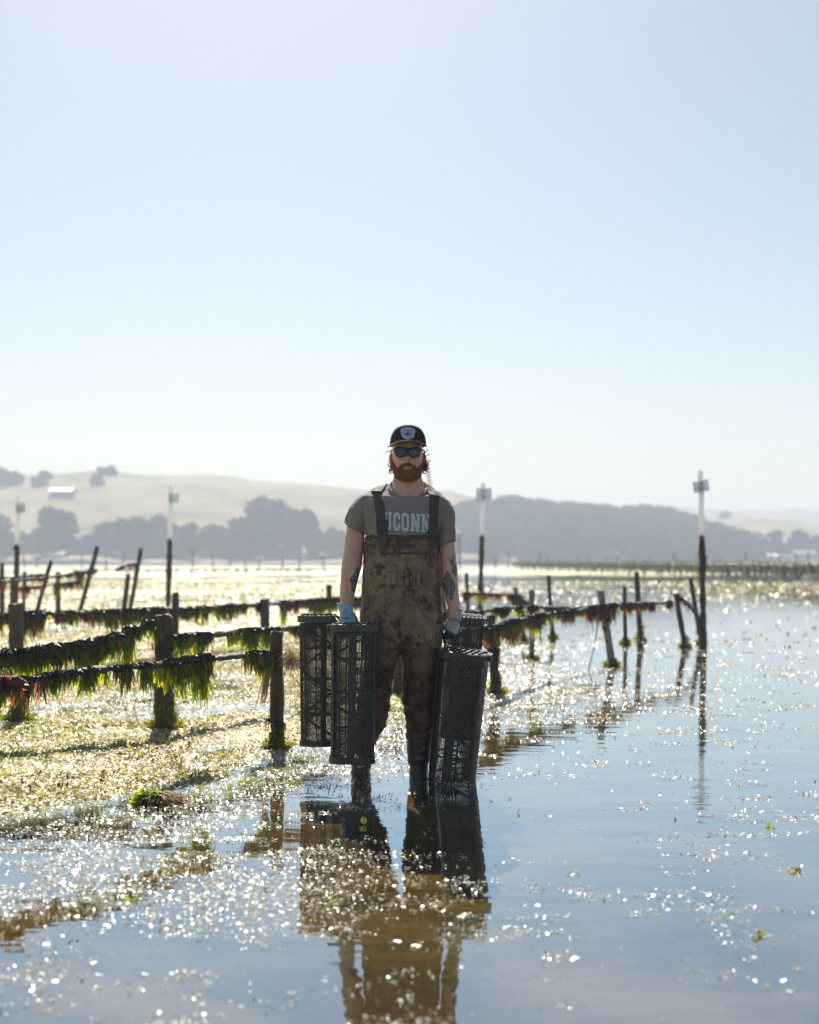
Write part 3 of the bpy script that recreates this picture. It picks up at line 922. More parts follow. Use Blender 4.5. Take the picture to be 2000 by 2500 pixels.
# ------------------------------------------------------------------ marker poles with boards
def marker(label, ptop, pbase, wpx, boards, dark_py, seed, dd=None, board_rot=0.0):
    d = F * CH / (pbase[1] - HZ) if dd is None else dd
    b = at(pbase[0], pbase[1], d); b.z = float(height(np.array([b.x]), np.array([b.y]))[0])
    top = at(ptop[0], ptop[1], d) - b
    r = wpx * 1.2 / F * d / 2
    root = thing('marker_pole', label, 'marker pole', b, 0, 'white marker poles with boards')
    n = 24
    path = [top * (k / n) + Vector((0.006 * math.sin(k), 0, 0)) for k in range(n + 1)]
    mb = MB(); mb.tube([top * -0.05] + path, r, 14); mb.build('pole', M['pipe'], root, True)
    # fouled lower length
    zf = (CH - (dark_py - HZ) / F * d - b.z) / top.z
    fp = [top * (zf * k / 14 * (1 if k < 14 else 1)) for k in range(15)]
    rr = [r * max(1.06, 1.25 + 0.55 * noise.noise(Vector((k * 1.3, seed, 0)))) for k in range(15)]
    rr[-1] = r * 1.05
    mb = MB(); mb.tube(fp, rr, 10); mb.build('fouling', M['post'], root, True)
    g = random.Random(seed)
    for k in range(5):
        s = zf * g.uniform(0.55, 0.99)
        o = add_obj('seaweed_clump', g.choice(CLUMPS['brown']), root)
        o.location = top * s + Vector((g.uniform(-r, r), -r, 0)); o.rotation_euler = (0, 0, g.uniform(-1, 1)); q = g.uniform(.9, 1.5); o.scale = (q * .7, q * .7, q)
    for (x0, x1, y0, y1, ang, off) in boards:
        c = at((x0 + x1) / 2, (y0 + y1) / 2, d) - b
        w = (x1 - x0) / F * d; h = (y1 - y0) / F * d
        mb = MB()
        rot = Matrix.Rotation(R(ang), 3, 'Y') @ Matrix.Rotation(R(off), 3, 'Z')
        mb.box(c + Vector((0, r + 0.02, 0)), (w, 0.012, h), rot)
        bo = mb.build('board', M['board'], root)
        mb = MB()
        for sz in (-0.25, 0.25):
            q = c + Vector((0, -0.0, h * sz)); pp = top * (q.z / top.z)
            mb.tube([pp + Vector((0, r + 0.02, 0)), pp + Vector((0, -r - 0.012, 0))], 0.008, 8)
        mb.build('bolt', M['basket'], root)
    return root

marker('marker pole with one bent board above the far left rack', (45, 1213), (38, 1506), 8.5, [(39, 52, 1230, 1252, 0, 25), (48, 61, 1227, 1251, -6, -30)], 1330, 81)
marker('marker pole with two boards in front of the long shoreline grove', (418, 1187), (410, 1506), 8.5, [(410, 436, 1204, 1227, 0, 8)], 1316, 82)
marker('marker pole with a square boxy board right of the worker', (1180, 1179), (1172, 1494), 8.5, [(1163, 1201, 1191, 1221, 0, 4)], 1308, 83)
marker('tallest marker pole with a tilted board, standing in open water', (1711, 1150), (1718, 1572), 10.5, [(1694.5, 1715, 1175, 1202, -8, 12), (1709, 1732, 1171, 1199, -8, -12)], 1308, 84)
marker('leaning marker pole seen behind the worker\'s curls and shoulder', (1041, 1120), (1088, 1500), 8.5, [], 1330, 85)

# thin stakes towards the horizon
st = [(1121, 1305, 60, 3.2, 'thin tall stake right of the worker\'s left sleeve')]
g = random.Random(91)
for k in range(34):
    px = [470, 520, 600, 632, 730, 260, 300, 1318, 1210, 1276, 1338, 1437, 1508, 1550, 1588, 1646, 1700, 1760, 1818, 1840, 1943, 1973, 1880, 1480, 1405, 60, 90, 200, 560, 690, 790, 1905, 1655, 1240][k]
    st.append((px, g.uniform(1340, 1366), g.uniform(110, 230), 3.6, 'thin bare stake standing far out on the flat'))
for i, (px, py, d, w, lab) in enumerate(st):
    b = at(px, HZ, d); b.z = 0
    root = thing('stake', lab, 'stake', b, 0, 'thin stakes far out on the flat')
    top = at(px + g.uniform(-3, 3), py, d) - b
    mb = MB(); mb.tube([top * -0.1, top * 0.5 + Vector((0.02, 0, 0)), top], [w / F * d / 2, w / F * d / 2.2, w / F * d / 2.6], 8); mb.build('shaft', M['post'], root)
    if i and i % 9 == 4:
        mb = MB(); mb.box(top * 0.93, (0.8, 0.05, 0.5)); mb.build('board', M['board'], root)

# ------------------------------------------------------------------ far oyster lines on the right
def far_line(p0, p1, seed, dens, hh, lab, size=1.0):
    g = random.Random(seed)
    p0 = Vector(p0); p1 = Vector(p1)
    L_ = (p1 - p0).length
    root = thing('seaweed_line', lab, 'seaweed line', p0, 0, 'far oyster lines thick with weed')
    mb = MB()
    n = max(4, int(L_ / 1.5))
    P = [(p1 - p0) * (k / n) + Vector((0, 0, hh + 0.06 * g.uniform(-1, 1))) for k in range(n + 1)]
    mb.tube(P, 0.05 * size, 6); mb.build('line', M['rope'], root)
    mw = MB()
    for k in range(int(L_ * dens)):
        s = (k + g.uniform(-.2, .2)) / (L_ * dens); c = (p1 - p0) * s + Vector((0, 0, hh + 0.04))
        hk = hh * g.uniform(.55, 1.0)
        for q in range(13):
            ribbon(mw, c + Vector((g.gauss(0, .07), g.gauss(0, .12), g.uniform(-.04, .08))), (g.gauss(0, .12), g.gauss(0, .12), -1), hk * g.uniform(.5, 1.0), 0.11 * size, g, 4, 0.12, 0.3)
        for q in range(3):
            ribbon(mw, c + Vector((g.gauss(0, .1), g.gauss(0, .5), g.uniform(-.02, .08))), (g.gauss(0, .3), g.gauss(0, 1), -.3), hh * .3, 0.1 * size, g, 4, 0.12, 0.5)
    o = mw.build('weed', M['weed_brown'] if seed % 5 == 3 else M['weed_far'], root); o['kind'] = 'stuff'
    k = 0
    while k < L_:
        c = (p1 - p0).normalized() * k
        mp = MB(); mp.tube([c + Vector((0, 0, -.1)), c + Vector((g.uniform(-.05, .05), 0, hh + g.uniform(.05, .2)))], 0.05, 6)
        mp.build('post', M['post'], root)
        k += 5.0
for k in range(13):
    a = ground_pt(2110 - 8 * k, 1434 - 4.6 * k + 0.18 * k * k)
    far = Vector((12.2 + 2.6 * k, 168 + 6 * k, 0))
    far_line(a, far, 900 + k, 0.8, 0.92, 'long weed thick line in the far oyster field beyond the tallest sign pole')
for k, (px0, px1, py, hh) in enumerate([(470, 800, 1402, .35), (480, 880, 1399, .3), (1760, 2040, 1384, .4), (180, 470, 1401, .3), (1500, 1760, 1388, .35)]):
    a = ground_pt(px0, py); b_ = ground_pt(px1, py - 2)
    far_line(a, b_, 930 + k, 1.0, hh, 'faint low weed line crossing the flat near the far shore')

# ------------------------------------------------------------------ oyster baskets
def sec(u, a, b, n=2.7):
    """rounded box cross-section, u in 0..1"""
    t = 2 * math.pi * u
    c, s = math.cos(t), math.sin(t)
    return (a * math.copysign(abs(c) ** (2 / n), c), b * math.copysign(abs(s) ** (2 / n), s))

BA, BB, BH = 0.118, 0.095, 0.70     # half width, half depth, height
def even_u(n, a, b):
    """parameters spaced evenly along the outline"""
    us = np.linspace(0, 1, 2001); P = np.array([sec(u, a, b) for u in us])
    l = np.concatenate([[0], np.cumsum(np.linalg.norm(np.diff(P, axis=0), axis=1))])
    return np.interp(np.linspace(0, l[-1], n + 1)[:-1], l, us)

def basket_parts():
    parts = {}
    nu, nv = 88, 92
    us = even_u(nu * 2, BA, BB)
    z0, z1 = 0.03, BH - 0.03
    # uneven rows: thin bars, wide holes
    V = []; Q = []
    def thick(k, n):
        return (k // 2 + (0.34 if k % 2 else 0.0)) / n
    uu = [np.interp(thick(k, nu) * nu * 2, np.arange(nu * 2 + 1), np.append(us, 1.0)) for k in range(nu * 2)]
    zz = [z0 + (z1 - z0) * thick(k, nv) for k in range(nv * 2)]
    for z in zz:
        tp = 0.93 + 0.07 * z / BH
        for u in uu:
            x, y = sec(u, BA * tp, BB * tp); V.append((x, y, z))
    m_ = nu * 2
    for j in range(nv * 2 - 1):
        for i in range(m_):
            hole = (i % 2 == 1) and (j % 2 == 1)
            um = (i / m_) * 1.0
            zrel = zz[j]
            # solid panels: a strip at the front (u about .75) with square windows, a band at top
            strip = 0.705 < um < 0.765
            solid = strip or (0.80 < um < 0.812) or (0.30 < um < 0.312) or (zrel > z1 - 0.02)
            if hole and not solid:
                continue
            i2 = (i + 1) % m_
            Q.append((j * m_ + i, j * m_ + i2, (j + 1) * m_ + i2, (j + 1) * m_ + i))
    me = np_mesh(np.array(V), np.array(Q))
    me = modmesh(me, [('SOLIDIFY', dict(thickness=0.0024, offset=0))])
    me.materials.append(M['basket'])
    parts['mesh_wall'] = me
    def ring(z, h, grow, th=0.005, n=40, slope=0.0):
        tp = 0.93 + 0.07 * z / BH
        rg = []
        for (dz, g0) in ((-h / 2, grow), (h / 2, grow + slope), (h / 2, grow + slope + th), (-h / 2, grow + th)):
            rg.append([(*sec(k / n, (BA) * tp + g0, (BB) * tp + g0), z + dz) for k in range(n)])
        rg.append(rg[0])
        mb = MB()
        vs = [p for r_ in rg[:4] for p in r_]
        fs = []
        for i in range(4):
            for k in range(n):
                k2 = (k + 1) % n
                fs.append((i * n + k, i * n + k2, ((i + 1) % 4) * n + k2, ((i + 1) % 4) * n + k))
        mb.add(vs, fs)
        return mb
    parts['band'] = []
    for z in (0.17, 0.36, 0.53):
        me = ring(z, 0.009, 0.0005, 0.0025).mesh(); me.materials.append(M['basket']); parts['band'].append(me)
    # diagonal braces on the back panel, a zigzag
    parts['brace'] = []
    zs = [0.06, 0.17, 0.29, 0.42, 0.55, 0.66]
    for k in range(5):
        mb = MB()
        rows = []
        for q in range(9):
            s = q / 8; z = zs[k] + (zs[k + 1] - zs[k]) * s
            tp = 0.93 + 0.07 * z / BH
            x = (0.095 - 0.19 * s) * (1 if k % 2 else -1)
            y = (BB * tp - 0.004) * max(0.05, 1 - abs(x / (BA * tp)) ** 2.7) ** (1 / 2.7)
            x2, y2 = x, y - 0.008
            rows.append([(x, y, z - .007), (x, y, z + .007), (x2, y2, z + .007), (x2, y2, z - .007)])
        mb.loft(rows)
        me = mb.mesh(); me.materials.append(M['basket']); parts['brace'].append(me)
    # ridge bars
    parts['ridge'] = []
    for u in (0.665, 0.90, 0.60):
        x, y = sec(u, BA + .004, BB + .004)
        mb = MB(); mb.tube([(x * .93, y * .93, 0.04), (x * .965, y * .965, 0.36), (x, y, BH - 0.04)], 0.006, 6)
        me = mb.mesh(); me.materials.append(M['basket']); parts['ridge'].append(me)
    # window frames on the front strip
    parts['window_frame'] = []
    for k in range(7):
        z = 0.10 + 0.075 * k
        tp = 0.93 + 0.07 * z / BH
        x, y = sec(0.772, BA * tp + 0.003, BB * tp + 0.003)
        mb = MB()
        for dx, dz, w, h in ((0, .014, .034, .006), (0, -.014, .034, .006), (-.015, 0, .006, .022), (.015, 0, .006, .022)):
            mb.box((x + dx, y, z + dz), (w, 0.005, h))
        me = mb.mesh(); me.materials.append(M['basket']); parts['window_frame'].append(me)
    # bottom cap
    n = 40
    def cap(spec):
        mb = MB()
        mb.loft([[(*sec(k / n, BA * tp + g_, BB * tp + g_), z) for k in range(n)] for (z, tp, g_) in spec])
        return mb
    mb = cap([(0.0, .93, -.012), (0.0, .93, .008), (.004, .93, .010), (.034, .93, .007), (.036, .93, -.006)])
    me = mb.mesh(); me.materials.append(M['basket']); parts['foot_cap'] = me
    # lid: skirt, rim, recessed slatted top
    mb = ring(BH - 0.014, 0.036, 0.004, 0.007, slope=0.004)
    me = mb.mesh(); me.materials.append(M['lid']); parts['lid_rim'] = me
    mb = cap([(BH - .006, 1, .003), (BH + .002, 1, .007), (BH + .006, 1, .002), (BH + .006, 1, -.004)])
    me = mb.mesh(); me.materials.append(M['lid']); parts['lid'] = me
    parts['slat'] = []
    for k in range(7):
        x = -0.09 + 0.03 * k
        w = BB * (1 - abs(x / BA) ** 2.7) ** (1 / 2.7) - 0.006
        mb = MB(); mb.box((x, 0, BH + 0.010), (0.009, 2 * w, 0.010))
        me = mb.mesh(); me.materials.append(M['lid']); parts['slat'].append(me)
    mb = MB(); mb.box((0, 0.02, BH + 0.0105), (2 * BA - 0.02, 0.012, 0.0115)); me = mb.mesh(); me.materials.append(M['lid']); parts['slat'].append(me)
    # corner lugs
    parts['lug'] = []
    for sx_ in (-1, 1):
        mb = MB(); mb.tube([(sx_ * (BA - .002), -0.03, BH), (sx_ * (BA + .016), -0.028, BH - .004), (sx_ * (BA + .018), -.02, BH - .03)], [.010, .009, .006], 6)
        me = mb.mesh(); me.materials.append(M['lid']); parts['lug'].append(me)
    return parts
BP = basket_parts()

def basket(label, top, bottom, yaw, scale, pitch=0.0, grip=None, wide=1.0):
    """top, bottom: world points of the basket's axis"""
    top = Vector(top); bottom = Vector(bottom)
    ax = (top - bottom)
    s = ax.length / BH
    root = thing('oyster_basket', label, 'basket', bottom, 0, 'dark mesh oyster baskets')
    z = ax.normalized(); x = Vector((math.cos(yaw), math.sin(yaw), 0)); x = (x - z * x.dot(z)).normalized(); y = z.cross(x)
    rot = Matrix((x, y, z)).transposed().to_4x4()
    root.rotation_euler = rot.to_euler()
    root.scale = (s * wide * scale, s * wide * scale, s)
    for k, v_ in BP.items():
        for me in (v_ if isinstance(v_, list) else [v_]):
            o = add_obj(k, me, root)
            if k == 'mesh_wall':
                o['kind'] = 'stuff'
    if grip is not None:
        # handle loop from the lid up to the fist
        inv = (Matrix.Translation(bottom) @ rot @ Matrix.Diagonal((s * wide * scale, s * wide * scale, s, 1))).inverted()
        g0, g1 = inv @ Vector(grip[0]), inv @ Vector(grip[1])
        e0, e1 = inv @ Vector(grip[2]), inv @ Vector(grip[3])
        mb = MB()
        mb.tube(spline([e0, e0.lerp(g0, .6), g0, g0.lerp(g1, .5), g1, e1.lerp(g1, .6), e1], 0.01), 0.0055, 8)
        mb.build('handle', M['basket'], root, True)
    return root

# ------------------------------------------------------------------ the worker
M['skin'] = pmat('skin', [(0.3, (0.62, 0.34, 0.26)), (0.55, (0.72, 0.44, 0.345)), (0.75, (0.78, 0.52, 0.42))], 26, 0.5, 0.12, 250, spec=0.4, sss=0.25, dist=0.004)
M['ear'] = leafmat('ear_skin', [(0.3, (0.45, 0.22, 0.16)), (0.7, (0.5, 0.27, 0.2))], (1.0, 0.30, 0.10), 0.6, 0.5, bump=0)
M['shirt'] = pmat('grey_cotton', [(0.3, (0.26, 0.235, 0.222)), (0.7, (0.32, 0.29, 0.276))], 12, 0.9, 0.25, 500, spec=0.15, dist=0.004)
M['print'] = pmat('pale_blue_print', [(0.35, (0.48, 0.68, 0.85)), (0.6, (0.58, 0.76, 0.9))], 90, 0.8, 0.1, 300, spec=0.2)
M['hair'] = leafmat('auburn_hair', [(0.3, (0.06, 0.026, 0.012)), (0.7, (0.13, 0.055, 0.024))], (0.55, 0.22, 0.07), 0.42, 0.45, bump=0)
M['beard'] = leafmat('red_beard', [(0.3, (0.28, 0.12, 0.05)), (0.7, (0.48, 0.225, 0.10))], (0.4, 0.17, 0.07), 0.15, 0.5, 60, bump=0)
M['lips'] = pmat('lips', [(0.3, (0.60, 0.27, 0.23)), (0.7, (0.66, 0.33, 0.28))], 60, 0.45, 0.1, 300)
M['cap'] = pmat('black_cap_cloth', [(0.3, (0.018, 0.016, 0.014)), (0.7, (0.034, 0.031, 0.027))], 60, 0.85, 0.3, 600, spec=0.2, dist=0.003)
M['cap_mesh'] = pmat('cap_back_mesh', [(0.3, (0.06, 0.06, 0.07)), (0.7, (0.11, 0.11, 0.12))], 200, 0.85, 0.4, 700, spec=0.2, dist=0.003)
M['cord'] = pmat('cap_edge_cord', [(0.3, (0.16, 0.14, 0.1)), (0.7, (0.26, 0.23, 0.17))], 60, 0.8, 0.1, 300)
M['patch_w'] = pmat('patch_border', [(0.3, (0.62, 0.66, 0.68)), (0.7, (0.74, 0.77, 0.79))], 60, 0.8, 0.1, 300)
M['patch_b'] = pmat('patch_field', [(0.3, (0.36, 0.50, 0.68)), (0.7, (0.44, 0.58, 0.75))], 60, 0.8, 0.1, 300)
M['patch_d'] = pmat('patch_blue_thread', [(0.3, (0.035, 0.10, 0.30)), (0.7, (0.06, 0.15, 0.38))], 60, 0.8, 0.1, 300)
M['frame'] = pmat('black_acetate', [(0.3, (0.010, 0.009, 0.008)), (0.7, (0.02, 0.018, 0.016))], 40, 0.2, 0.0)
M['lens'] = pmat('dark_lens', [(0.3, (0.008, 0.009, 0.008)), (0.7, (0.012, 0.013, 0.012))], 10, 0.06, 0.0, spec=0.7)
M['temple'] = pmat('pale_temple_inlay', [(0.3, (0.35, 0.33, 0.27)), (0.7, (0.45, 0.42, 0.35))], 60, 0.35, 0.0)
M['strap'] = pmat('webbing', [(0.3, (0.07, 0.06, 0.045)), (0.7, (0.10, 0.086, 0.066))], 120, 0.75, 0.3, 700, spec=0.3, dist=0.003)
M['buckle'] = pmat('black_buckle', [(0.3, (0.014, 0.014, 0.016)), (0.7, (0.025, 0.025, 0.028))], 40, 0.35, 0.1, 200)
M['glove'] = pmat('white_knit_glove', [(0.3, (0.46, 0.48, 0.5)), (0.7, (0.62, 0.63, 0.63))], 30, 0.9, 0.4, 500, spec=0.2, dist=0.004)
M['glove_blue'] = pmat('pale_blue_knit_glove', [(0.3, (0.34, 0.55, 0.76)), (0.7, (0.44, 0.65, 0.84))], 30, 0.9, 0.4, 500, spec=0.2, dist=0.004)
M['coat'] = pmat('dark_rubber_coating', [(0.3, (0.012, 0.016, 0.016)), (0.7, (0.03, 0.035, 0.033))], 30, 0.4, 0.3, 160, dist=0.005)
M['teal'] = pmat('teal_rubber_edge', [(0.3, (0.02, 0.11, 0.14)), (0.7, (0.035, 0.16, 0.19))], 30, 0.5, 0.2, 160)
M['ink'] = pmat('blue_glove_print', [(0.3, (0.03, 0.18, 0.48)), (0.7, (0.05, 0.24, 0.58))], 80, 0.8, 0.1, 300)
M['hem'] = pmat('orange_hem', [(0.3, (0.5, 0.10, 0.05)), (0.7, (0.62, 0.15, 0.08))], 60, 0.8, 0.1, 300)
M['tattoo'] = pmat('tattoo_ink', [(0.36, (0.07, 0.08, 0.085)), (0.5, (0.12, 0.13, 0.125)), (0.62, (0.34, 0.24, 0.19))], 90, 0.55, 0.1, 250)
M['boot'] = pmat('rubber_boot', [(0.3, (0.016, 0.014, 0.012)), (0.7, (0.035, 0.03, 0.025))], 12, 0.33, 0.3, 60)
M['tag_pink'] = pmat('boot_label', [(0.3, (0.45, 0.28, 0.26)), (0.7, (0.55, 0.36, 0.33))], 60, 0.7, 0.1, 300)
M['red'] = pmat('red_label', [(0.3, (0.35, 0.02, 0.02)), (0.7, (0.45, 0.03, 0.03))], 60, 0.6, 0.0)
M['black'] = pmat('black_ink', [(0.3, (0.01, 0.01, 0.01)), (0.7, (0.015, 0.015, 0.015))], 60, 0.6, 0.0)
# muddy camouflage
m, t, out = new_mat('muddy_camouflage')
L = t.links.new
v = coords(t)
def _nz(scale, det, stretch=(1, 1, 1), off=0.0):
    mp = N(t, 'ShaderNodeMapping'); mp.inputs['Scale'].default_value = stretch; mp.inputs['Location'].default_value = (off, off, off)
    L(v, mp.inputs['Vector'])
    n = N(t, 'ShaderNodeTexNoise'); n.inputs['Scale'].default_value = scale; n.inputs['Detail'].default_value = det; n.inputs['Roughness'].default_value = 0.7
    L(mp.outputs[0], n.inputs['Vector'])
    return n
base = ramp(t, [(0.35, (0.12, 0.08, 0.052)), (0.5, (0.205, 0.15, 0.09)), (0.62, (0.29, 0.22, 0.135))]); L(_nz(9, 6).outputs[0], base.inputs[0])
def layer(prev, noise_, lo, hi, col):
    r = ramp(t, [(lo, (0, 0, 0)), (hi, (1, 1, 1))]); L(noise_.outputs[0], r.inputs[0])
    mx = N(t, 'ShaderNodeMixRGB'); mx.inputs[2].default_value = (*col, 1)
    L(r.outputs[0], mx.inputs[0]); L(prev, mx.inputs[1])
    return mx.outputs[0]
c = layer(base.outputs[0], _nz(11, 5, (1, 1, 1), 4.0), 0.53, 0.58, (0.085, 0.045, 0.033))
c = layer(c, _nz(26, 7, (1, 1, .7), 9.0), 0.575, 0.625, (0.036, 0.026, 0.018))
c = layer(c, _nz(34, 6, (1, 1, .6), 15.0), 0.60, 0.64, (0.34, 0.27, 0.17))
c = layer(c, _nz(5, 8, (1, 1, 1), 21.0), 0.60, 0.70, (0.30, 0.27, 0.22))
# soaked, mud stained legs below a ragged tide line
sxyz = N(t, 'ShaderNodeSeparateXYZ'); L(v, sxyz.inputs[0])
nl = _nz(7, 5, (1, 1, 1), 31.0)
ad = N(t, 'ShaderNodeMath', operation='MULTIPLY_ADD'); L(nl.outputs[0], ad.inputs[0]); ad.inputs[1].default_value = 0.42; L(sxyz.outputs['Z'], ad.inputs[2])
wr = N(t, 'ShaderNodeMapRange'); L(ad.outputs[0], wr.inputs[0]); wr.inputs[1].default_value = 0.98; wr.inputs[2].default_value = 0.72
wm = N(t, 'ShaderNodeMixRGB', blend_type='MULTIPLY'); wm.inputs[2].default_value = (0.50, 0.37, 0.33, 1); L(wr.outputs[0], wm.inputs[0]); L(c, wm.inputs[1])
c = wm.outputs[0]
b = N(t, 'ShaderNodeBsdfPrincipled'); L(c, b.inputs['Base Color'])
b.inputs['Roughness'].default_value = 0.6; b.inputs['Specular IOR Level'].default_value = 0.3
n2 = _nz(160, 4)
bp = N(t, 'ShaderNodeBump'); bp.inputs['Strength'].default_value = 0.35; bp.inputs['Distance'].default_value = 0.006
L(n2.outputs[0], bp.inputs['Height']); L(bp.outputs[0], b.inputs['Normal'])
L(b.outputs[0], out.inputs['Surface'])
M['camo'] = m

man = thing('person', 'bearded worker in muddy camouflage waders carrying four oyster baskets', 'person', (0, MD, 0))
K = MD / F
def P(px, py, y=0.0):
    s = (MD + y) / F
    return Vector(((px - 1000) * s, y, CH - (py - HZ) * s))

def ring(py, xl, xr, ry, y=0.0, tilt=0.0, n=28, e=2.25, pit=0.0):
    """horizontal outline at photograph row py between columns xl and xr; tilt lifts its right side"""
    a = P(xl, py, y); b_ = P(xr, py, y)
    c = (a + b_) / 2; rx = (b_.x - a.x) / 2
    r_ = []
    for k in range(n):
        x, yy = sec(k / n, rx, ry, e)
        r_.append(Vector((c.x + x, c.y + yy, c.z + tilt * x + pit * yy)))
    return r_

# --- head
HC = P(995.5, 1172, 0.0)          # under the chin, head axis
HT = [(-.03, .052, .040, .045), (-.012, .046, .066, .036), (0.0, .050, .084, .036), (.02, .061, .093, .05), (.045, .069, .096, .062), (.065, .073, .097, .07), (.085, .077, .095, .078),
      (.11, .080, .092, .088), (.135, .080, .089, .094), (.16, .080, .094, .099), (.19, .079, .088, .100), (.215, .072, .076, .090), (.236, .055, .054, .068), (.248, .025, .024, .03)]
_t = [h[0] for h in HT]
def head_pt(th, z, off=0.0):
    """surface of the head; th = 0 faces the camera, positive to the right of the picture"""
    a = np.interp(z, _t, [h[1] for h in HT]) + off; f = np.interp(z, _t, [h[2] for h in HT]) + off; bk = np.interp(z, _t, [h[3] for h in HT]) + off
    s, c = math.sin(th), math.cos(th)
    e = 2 / 2.2
    x = a * math.copysign(abs(s) ** e, s)
    y = -(f if c > 0 else bk) * math.copysign(abs(c) ** e, c)
    # nose
    u = x / 0.0155
    if c > 0:
        if 0.08 < z < 0.14:
            k = (z - 0.08) / 0.06
            y -= math.exp(-u * u * (0.8 + 0.5 * k)) * 0.034 * (1 - k) ** 0.8 * min(1, (z - 0.08) / 0.008)
            y -= math.exp(-((abs(x) - 0.016) / 0.007) ** 2) * 0.011 * math.exp(-((z - 0.09) / 0.007) ** 2)
        y += math.exp(-((abs(x) - 0.032) / 0.017) ** 2) * math.exp(-((z - 0.136) / 0.013) ** 2) * 0.010     # eye sockets
        y -= math.exp(-((abs(x) - 0.045) / 0.018) ** 2) * math.exp(-((z - 0.108) / 0.014) ** 2) * 0.006     # cheeks
        y -= math.exp(-(x / 0.022) ** 2) * math.exp(-((z - 0.066) / 0.006) ** 2) * 0.004
        y += math.exp(-(x / 0.026) ** 2) * math.exp(-((z - 0.0605) / 0.0022) ** 2) * 0.003
        y -= math.exp(-(x / 0.02) ** 2) * math.exp(-((z - 0.012) / 0.012) ** 2) * 0.006
    return HC + Vector((x, y, z))
skin = MB()
hr = []
for k in range(60):
    z = -.03 + .278 * k / 59
    hr.append([head_pt(2 * math.pi * i / 72, z) for i in range(72)])
skin.loft(hr)
# neck
skin.loft([ring(1140, 965, 1027, .055, .015), ring(1165, 961, 1030, .060, .015), ring(1185, 957, 1035, .064, .018), ring(1200, 953, 1040, .068, .02), ring(1240, 940, 1050, .085, .02)])
# trunk
skin.loft([ring(1206, 945, 1048, .05, .02), ring(1222, 900, 1075, .080, .015), ring(1260, 895, 1078, .10, .01), ring(1330, 902, 1060, .11, 0), ring(1430, 898, 1064, .115, 0), ring(1510, 892, 1070, .12, 0), ring(1570, 900, 1066, .11, 0)])
ARM_L = [(1214, 872, 900, .045, .01), (1240, 856, 898, .052, .01), (1275, 848, 893, .052, .008), (1308, 844, 890.5, .050, .004), (1330, 841, 889, .049, 0), (1351, 838.5, 887, .047, -.004), (1378, 835, 884, .049, -.01), (1402, 833, 878, .046, -.018), (1440, 831, 869, .038, -.032), (1473, 830.5, 861.5, .031, -.045), (1492, 831, 860, .027, -.05), (1510, 832, 862, .022, -.052)]
ARM_R = [(1222, 1072, 1098, .045, .01), (1245, 1068, 1108, .052, .01), (1285, 1068, 1109, .052, .008), (1320, 1070, 1108.5, .050, .004), (1350, 1073, 1113, .048, 0), (1381, 1076, 1116, .049, -.01), (1422, 1078, 1119, .046, -.018), (1455, 1085.5, 1121, .038, -.03), (1478, 1092, 1124, .032, -.038), (1492, 1094, 1124, .028, -.042), (1510, 1096, 1123, .022, -.045)]
for A in (ARM_L, ARM_R):
    skin.loft([ring(py, a, b_, ry, y) for (py, a, b_, ry, y) in A])
# legs (inside the waders)
LEG_L = [(1540, 892, 980, .10), (1640, 900, 955, .085), (1700, 892, 942, .075), (1760, 882, 932, .07), (1800, 872, 916, .06), (1880, 866, 898, .045), (1915, 866, 896, .04)]
LEG_R = [(1540, 984, 1072, .10), (1640, 994, 1060, .085), (1700, 994, 1056, .08), (1760, 1000, 1052, .07), (1800, 1002, 1048, .06), (1870, 1008, 1038, .045), (1905, 1008, 1038, .04)]
for A in (LEG_L, LEG_R):
    skin.loft([ring(py, a, b_, ry) for (py, a, b_, ry) in A])
me_skin = remesh(skin, 0.0042, 3, 0.4)
def arm_detail(c, n):
    d = 0.0
    if c.z < 1.35 and c.z > 0.9:
        d += 0.003 * nz(c, 14)
    return d + 0.0006 * nz(c, 60)
displace(me_skin, arm_detail)
body = add_obj('body', me_skin, man, M['skin'], smooth=True)
BVS = bvh_of(me_skin)

# --- ears
for s_ in (-1, 1):
    mb = MB()
    c = HC + Vector((s_ * 0.081, 0.012, 0.114))
    rg = []
    for k in range(7):
        f = k / 6
        rr = 0.025 * math.sin(math.pi * min(0.98, 0.25 + 0.62 * f)) 
        rg.append([c + Vector((s_ * (0.002 + 0.016 * f), 0.011 * f + math.cos(a) * rr * 0.62 * (1 if f < .8 else .9), math.sin(a) * rr * 1.1 + 0.002)) for a in [2 * math.pi * i / 16 for i in range(16)]])
    mb.loft(rg)
    mb.build('ear', M['ear'], body, True)

# --- shirt
sh = MB()
sh.loft([ring(1192, 951, 1042, .076, .008, pit=.72), ring(1195, 928, 1056, .086, .008, pit=.5), ring(1199, 905, 1068, .094, .008, pit=.3), ring(1206, 890, 1079, .102, .006, pit=.15), ring(1220, 878, 1088, .112, .003), ring(1242, 874, 1094, .120, 0), ring(1270, 884, 1086, .126, -.003), ring(1310, 894, 1070, .130, -.005), ring(1400, 892, 1070, .135, -.005), ring(1440, 893, 1070, .135, 0)])
sh.loft([ring(1207, 884, 910, .050, .01), ring(1215, 874, 908, .066, .01), ring(1228, 862, 906, .076, .008), ring(1245, 851, 903, .078, .006, -.15), ring(1270, 843, 896, .077, .004, -.35), ring(1291, 837.5, 890.5, .075, .002, -.58)])
sh.loft([ring(1212, 1066, 1086, .050, .01), ring(1221, 1068, 1096, .066, .01), ring(1236, 1069, 1105, .074, .008), ring(1260, 1068, 1111, .076, .006, .1), ring(1300, 1068, 1113, .075, .004, .2), ring(1327, 1068, 1114, .073, .002, .28)])
me_sh = remesh(sh, 0.006, 5, 0.5)
